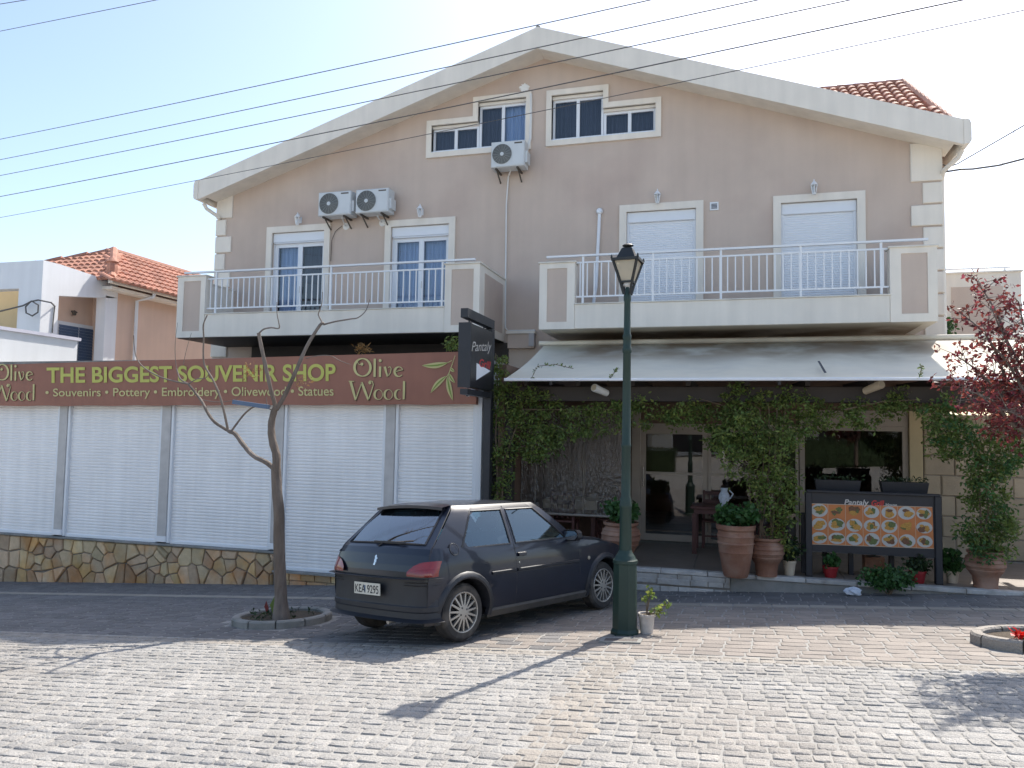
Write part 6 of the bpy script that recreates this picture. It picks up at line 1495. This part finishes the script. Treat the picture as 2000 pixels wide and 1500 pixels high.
# glass
def part(name, mat, mbx, parent=car, smooth=True, angle=40): return mbx.build(name, mat, parent, smooth=smooth, angle=angle)
for s in (-1, 1):
    for a, b, nm in (('c1', 'c2', 'quarter_window'), ('c3', 'c4', 'door_window')):
        g = MB(); gstrip(g, a, b, [.905, .93, 1.0, 1.07, 1.16, 1.262], s, 8); g.v = [(x, y*.994, z) for x, y, z in g.v]; part(nm, 'car_glass_side', g)
        # dark seal round the opening
        zz = [.905, 1.0, 1.1, 1.2, 1.262]; rim = [gp(a, z, s) for z in zz]+[gmid(a, b, 1.262, s, k, 6) for k in range(1, 7)]+[gp(b, z, s) for z in zz[::-1]]+[gmid(b, a, .905, s, k, 6) for k in range(1, 7)]
        m_ = MB(); m_.tube(rim, .011, 5); part('window_seal', 'car_plastic', m_)
    # rounded rear lower corner of the quarter window
    p0, p1, p2 = gp('c1', .905, s), gmid('c1', 'c2', .905, s, 1, 7), gp('c1', .975, s); off = Vector((0, s*.004, 0))
    MB().add([p0+off, p1+off, p2+off], [(0, 1, 2) if s < 0 else (0, 2, 1)]).build('pillar_corner', 'car_paint', car)
    p0, p1, p2 = gp('c1', 1.262, s), gmid('c1', 'c2', 1.262, s, 1, 8), gp('c1', 1.21, s)
    MB().add([p0+off, p1+off, p2+off], [(0, 2, 1) if s < 0 else (0, 1, 2)]).build('pillar_corner', 'car_paint', car)
rows = [[p.lerp(q, t) for p, q in zip(ra[1:-1], rb[1:-1])] for t in [i/6 for i in range(7)]]
for i, r in enumerate(rows):
    for p in r: p.x -= .02*math.sin(math.pi*i/6)
g = MB(); g.grid(rows); part('rear_window', 'car_glass', g)
rim = ra[1:-1]+[a_.lerp(b_, t) for a_, b_ in ((ra[-2], rb[-2]),) for t in (.3, .6)]+rb[1:-1][::-1]+[rb[1].lerp(ra[1], t) for t in (.3, .6, 1)]
m_ = MB(); m_.tube([p+Vector((-.004, 0, .004)) for p in rim], .010, 5); part('window_seal', 'car_plastic', m_)
ws0 = [Vector((1.29+.07*(1-(2*j/10-1)**2), .53*(1-2*j/10), 1.325+.018*(1-(2*j/10-1)**2))) for j in range(11)]; ws1 = [Vector((1.885+.16*(1-(2*j/10-1)**2), .735*(1-2*j/10), .872+.02*(1-(2*j/10-1)**2))) for j in range(11)]
g = MB(); g.grid([[p.lerp(q, t) for p, q in zip(ws1, ws0)] for t in [i/5 for i in range(6)]]); part('windscreen', 'car_glass', g)
# spoiler lip over the rear window
r0 = [Vector((.07, .52*(1-2*j/12), 1.335+.03*(1-(2*j/12-1)**2))) for j in range(13)]; r1 = [Vector((-.075-.03*(1-(2*j/12-1)**2), .53*(1-2*j/12), 1.312+.028*(1-(2*j/12-1)**2))) for j in range(13)]; r2 = [p+Vector((.0, 0, -.03)) for p in r1]; r3 = [Vector((.02, p.y, 1.288+.02*(1-(2*j/12-1)**2))) for j, p in enumerate(r1)]
m_ = MB(); m_.grid([r0, r1, r2, r3]); part('spoiler', 'car_paint', m_, angle=30)
# bumpers: a profile swept round the ends
def sweep(path, prof, flip=False):
    m_ = MB(); rows = []
    P = [Vector((a, b, 0)) for a, b in path]
    for i, p in enumerate(P):
        d = (P[min(i+1, len(P)-1)]-P[max(0, i-1)]).normalized(); nrm = Vector((d.y, -d.x, 0)); rows.append([p+nrm*(o if not flip else -o)+Vector((0, 0, z)) for o, z in prof])
    m_.grid(rows); return m_
half = [(-.335, .792), (-.40, .782), (-.46, .758), (-.51, .715), (-.545, .64), (-.57, .5), (-.585, .32), (-.592, .12)]
path = half+[(a, -b) for a, b in half[::-1]]
prof = [(-.06, .655), (.004, .652), (.018, .640), (.022, .580), (.020, .50), (.017, .42), (.014, .395), (.006, .385), (.007, .342), (.016, .330), (.012, .275), (-.05, .25)]
b_ = part('rear_bumper', 'car_plastic', sweep(path, prof, True), angle=25)
strip = sweep(path[:6], [(.006, .612), (.022, .606), (.022, .590), (.006, .584)], True); part('bumper_strip', 'car_dust', strip, b_); strip = sweep(path[-6:], [(.006, .612), (.022, .606), (.022, .590), (.006, .584)], True); part('bumper_strip', 'car_dust', strip, b_)
pathl = [p for p in path if abs(p[1]) < .66]; part('bumper_insert', 'charcoal', sweep(pathl, [(.006, .384), (.011, .380), (.011, .34), (.006, .336)], True), b_)
halff = [(2.72, .79), (2.80, .765), (2.88, .72), (2.96, .64), (3.02, .5), (3.06, .3), (3.075, .1)]; pathf = halff+[(a, -b) for a, b in halff[::-1]]
part('front_bumper', 'car_plastic', sweep(pathf, [(-.05, .60), (.0, .595), (.012, .56), (.012, .42), (.0, .26), (-.04, .22)]), angle=25)
for s in (-1, 1): m_ = MB(); m_.grid([[(2.86, s*.70, .70), (2.97, s*.56, .68), (3.01, s*.36, .66)], [(2.92, s*.72, .61), (3.03, s*.58, .60), (3.06, s*.38, .60)]]); part('headlamp', 'lamp_glass', m_)
# tail lamps wrap the rear corners
for s in (-1, 1):
    pl = [(-.540, .50, .672, .715), (-.534, .56, .670, .765), (-.524, .62, .668, .792), (-.510, .675, .668, .805), (-.488, .735, .668, .812), (-.455, .772, .668, .814), (-.415, .784, .668, .814), (-.385, .790, .670, .812)]
    for lo, hi, mat in ((0, .52, 'tail_red'), (.52, 1, 'tail_pink')):
        m_ = MB(); rows = []
        for t in (lo, (lo+hi)/2, hi): rows.append([Vector((x+.0+(.055*max(0, (z0+(z1-z0)*t)-.70)/.13), s*(y+.012), z0+(z1-z0)*t)) for x, y, z0, z1 in pl])
        m_.grid(rows if s < 0 else [r[::-1] for r in rows]); part('tail_lamp', mat, m_)
# flared arches
for c in (0, WB):
    for s in (-1, 1):
        rows = []
        for i in range(17):
            a = R(-12)+R(204)*i/16; r = []
            for dr, dy in ((-.004, -.03), (-.004, .018), (.012, .028), (.045, .022), (.062, .0)):
                x, z = c+(AR+dr)*math.cos(a), .285+(AR+dr)*math.sin(a); r.append((x, s*(max(.74, ysurf(x, min(.85, z)))+dy), z))
            rows.append(r)
        m_ = MB(); m_.grid(rows); part('wheel_arch', 'car_plastic', m_)
    # wheels
def wheel(c, s):
    w = bpy.data.objects.new('wheel', None); col.objects.link(w); w.parent = car; ORG[w.name] = Vector((0, 0, 0))
    yo = s*.742; wd = .165
    pr_ = [(.195, 0), (.212, -.004), (.252, -.002), (.273, .012), (WR, .03), (WR, wd-.03), (.273, wd-.012), (.25, wd), (.195, wd)]
    m_ = MB(); m_.lathe([(r, -s*h) for r, h in pr_], (c, yo, WR), 40, 'y'); part('tyre', 'car_rubber', m_, w, angle=25)
    m_ = MB(); m_.lathe([(.2, s*.002), (.196, s*.006), (.186, s*.004), (.182, -s*.014), (.182, -s*.12)], (c, yo, WR), 40, 'y')
    for k in range(15):
        a = 2*math.pi*k/15+.1; d = Vector((math.cos(a), 0, math.sin(a))); q = Vector((-math.sin(a), 0, math.cos(a))); o = Vector((c, yo, WR))
        p, r0_, r1_, y0_, y1_ = o, .05, .186, s*.004, -s*.004
        vs = [p+d*r0_+q*.0115+Vector((0, y0_, 0)), p+d*r0_-q*.0115+Vector((0, y0_, 0)), p+d*r1_-q*.0085+Vector((0, y1_, 0)), p+d*r1_+q*.0085+Vector((0, y1_, 0))]; vs += [v+Vector((0, -s*.03, 0))+0*q for v in vs]
        m_.add(vs, [(0, 1, 2, 3), (3, 2, 6, 7), (1, 0, 4, 5), (2, 1, 5, 6), (0, 3, 7, 4)])
    m_.lathe([(.001, s*.004), (.03, s*.006), (.068, s*.002), (.072, -s*.03)], (c, yo, WR), 20, 'y'); rim_ = part('rim', 'rim_alloy', m_, w, angle=30)
    m_ = MB(); m_.lathe([(.001, -s*.05), (.182, -s*.05)], (c, yo, WR), 24, 'y')
    for k in range(4):
        a = 2*math.pi*k/4+.5; m_.lathe([(.001, s*.0065), (.010, s*.0065), (.010, 0)], (c+.047*math.cos(a), yo, WR+.047*math.sin(a)), 8, 'y')
    part('brake_disc', 'charcoal', m_, w)
for c in (0, WB):
    for s in (-1, 1): wheel(c, s)
# side details
for s in (-1, 1):
    def onside(x, z, d=.004): return Vector((x, s*(ysurf(x, z)+d), z))
    for xs_ in ([(.742, .25), (.742, .4), (.742, .6), (.742, .8), (.742, .87)], [(1.84, .25), (1.85, .5), (1.86, .7), (1.86, .86)]):
        m_ = MB(); m_.tube([onside(x, z, -.0015) for x, z in xs_], .0055, 5); part('door_seam', 'ink', m_)
    m_ = MB(); m_.tube([gp('c2', z, s).lerp(gp('c3', z, s), .6)+Vector((0, s*.000, 0)) for z in (.87, 1.0, 1.15, 1.3)], .005, 5); part('door_seam', 'ink', m_)
    m_ = MB(); m_.grid([[onside(x, z, d) for x in (.36, .55, .73)] for z, d in ((.612, .001), (.618, .014), (.640, .014), (.646, .001))]); part('rub_strip', 'car_plastic', m_)
    m_ = MB(); m_.grid([[onside(x, z, d) for x in (.755, 1.0, 1.3, 1.6, 1.83)] for z, d in ((.612, .001), (.618, .014), (.640, .014), (.646, .001))]); part('rub_strip', 'car_plastic', m_)
    m_ = MB(); m_.grid([[onside(x, z, d) for x in (.33, .6, 1.0, 1.4, 1.8, 2.06)] for z, d in ((.17, -.05), (.185, .012), (.25, .022), (.275, .004))]); part('sill_skirt', 'car_dust', m_)
    m_ = MB(); m_.grid([[onside(x, z, d) for x in (.775, .84, .90)] for z, d in ((.765, .002), (.772, .024), (.800, .024), (.808, .002))]); part('door_handle', 'car_plastic', m_)
    q = onside(.79, .70, .002); MB().lathe([(.001, s*.004), (.011, s*.003), (.012, 0)], q, 10, 'y').build('door_lock', 'chrome', car)
    q = onside(2.03, .645, .004); MB().lathe([(.001, s*.012), (.018, s*.009), (.022, 0)], q, 12, 'y').build('side_indicator', 'lamp_glass', car, smooth=True)
    q = Vector((1.66, s*.83, .93)); m_ = MB(); rows = [[q+Vector((dx, s*a*.11, b*.062)) for a, b in ((-.9, -.8), (.6, -1), (1, -.4), (1, .5), (.7, .95), (-.8, 1), (-.95, .1), (-.9, -.8))] for dx in (-.01, .07)]; rows.append([q+Vector((.10, s*.02, 0))+(p-q-Vector((.07, 0, 0)))*.45 for p in rows[1]]); m_.grid(rows); m_.bar((1.70, s*.72, .90), (1.70, s*.76, .915), .05, .03); mo = part('door_mirror', 'car_plastic', m_)
    MB().add([q+Vector((-.012, s*a*.10, b*.055)) for a, b in ((-.85, -.8), (.6, -.9), (.95, -.3), (.95, .5), (.6, .9), (-.8, .9))], [(0, 1, 2, 3, 4, 5)]).build('mirror_glass', 'chrome', mo)
def sidept(x, z, d): return Vector((x, -(yprof(z)*taper(x)+d), z))
FX, FZ = -.13, .905
circ = lambda r, d: [sidept(FX+r*math.cos(2*math.pi*k/24), FZ+r*math.sin(2*math.pi*k/24), d) for k in range(25)]
m_ = MB(); m_.grid([circ(.062, .0), circ(.060, .0065), circ(.053, .0065), circ(.051, .002)]); part('fuel_flap_rim', 'car_plastic', m_)
m_ = MB(); m_.grid([circ(.051, .004), circ(.03, .0055), circ(.001, .006)]); part('fuel_flap', 'car_paint', m_)
# tailgate seam, wiper, emblem, plate
for s in (-1, 1):
    m_ = MB(); m_.tube([Vector((x, s*(h-.002), z)) for x, z, h, bow in tail], .005, 5); part('tailgate_seam', 'ink', m_)
m_ = MB(); m_.tube([Vector((-.452, .03, .935)), Vector((-.425, -.03, .985)), Vector((-.428, -.34, .972))], .008, 5); m_.bar((-.432, .12, .982), (-.425, -.36, .977), .012, .018); part('rear_wiper', 'car_plastic', m_)
m_ = MB(); E = [(0, -.05), (.014, -.05), (.012, -.02), (.026, -.026), (.02, -.008), (.014, .006), (.03, .012), (.022, .026), (.01, .02), (.012, .036), (.0, .05), (-.018, .044), (-.022, .026), (-.012, .018), (-.018, 0), (-.012, -.02), (-.02, -.05)]
def tailx(z): return interp([(.62, -.547), (.76, -.525), (.86, -.49), (.92, -.455)], z)
tri = tessellate_polygon([[Vector((a, b, 0)) for a, b in E]]); m_.add([(tailx(.805+b)-.006, -.0-a, .805+b) for a, b in E], [t if ((E[t[1]][0]-E[t[0]][0])*(E[t[2]][1]-E[t[0]][1])-(E[t[1]][1]-E[t[0]][1])*(E[t[2]][0]-E[t[0]][0])) > 0 else t[::-1] for t in tri]); part('emblem', 'chrome', m_, smooth=False)
PXp = -.618
m_ = MB(); m_.box(PXp-.006, PXp+.004, -.205, .205, .475, .59); pl_ = part('number_plate', 'plate_white', m_, smooth=False)
text_part('plate_text', 'KEA 9295', 'ink', pl_, lambda s, t: Vector((PXp-.0075, .188-.376*s, .492+.08*t)), bold=.012, cap=.72)
m_ = MB(); m_.box(PXp-.0070, PXp-.0062, .02, .045, .50, .565); part('plate_band', 'blue_shutter', m_, pl_, smooth=False)
m_ = MB(); m_.tube([(-.50, -.30, .235), (-.60, -.30, .232)], .022, 10); part('exhaust', 'rim_alloy', m_)
# interior: seats, parcel shelf, dashboard, steering wheel
def seat(x, y, mat):
    rows = []
    for z, d, w in ((.40, 0, .22), (.46, 0, .24), (.70, -.08, .24), (.95, -.17, .22), (1.02, -.20, .17)): rows.append([Vector((x+d+dx, y+w*a, z)) for a, dx in ((-1, .06), (-.8, .0), (.8, .0), (1, .06), (.9, -.10), (-.9, -.10), (-1, .06))])
    m_ = MB(); m_.grid(rows); m_.box(x-.02, x+.45, y-.23, y+.23, .36, .50); st = part('seat', mat, m_)
    m_ = MB(); m_.lathe([(.001, -.07), (.10, -.06), (.13, 0), (.10, .06), (.001, .07)], (x-.22, y, 1.12), 14); m_.v = [(x_, y_, z_) for x_, y_, z_ in m_.v]; part('headrest', mat, m_, st)
seat(1.0, -.34, 'seat_fabric'); seat(1.0, .34, 'seat_fabric')
m_ = MB(); m_.box(.10, .55, -.55, .55, .36, .52); m_.box(.02, .14, -.55, .55, .5, .90); part('rear_bench', 'seat_fabric', m_, smooth=False)
m_ = MB(); m_.lathe([(.001, -.09), (.12, -.08), (.15, 0), (.11, .10), (.001, .12)], (.2, -.36, .98), 14); part('seat_cover', 'seat_light', m_)
m_ = MB(); m_.box(-.34, .02, -.58, .58, .90, .92); part('parcel_shelf', 'car_dust', m_, smooth=False)
m_ = MB(); m_.box(1.55, 1.95, -.66, .66, .70, .88); part('dashboard', 'car_plastic', m_, smooth=False)
m_ = MB(); m_.tube([Vector((1.45-.05*math.sin(a), .34+.18*math.cos(a), .86+.17*math.sin(a))) for a in [2*math.pi*i/16 for i in range(17)]], .014, 6); part('steering_wheel', 'car_plastic', m_)
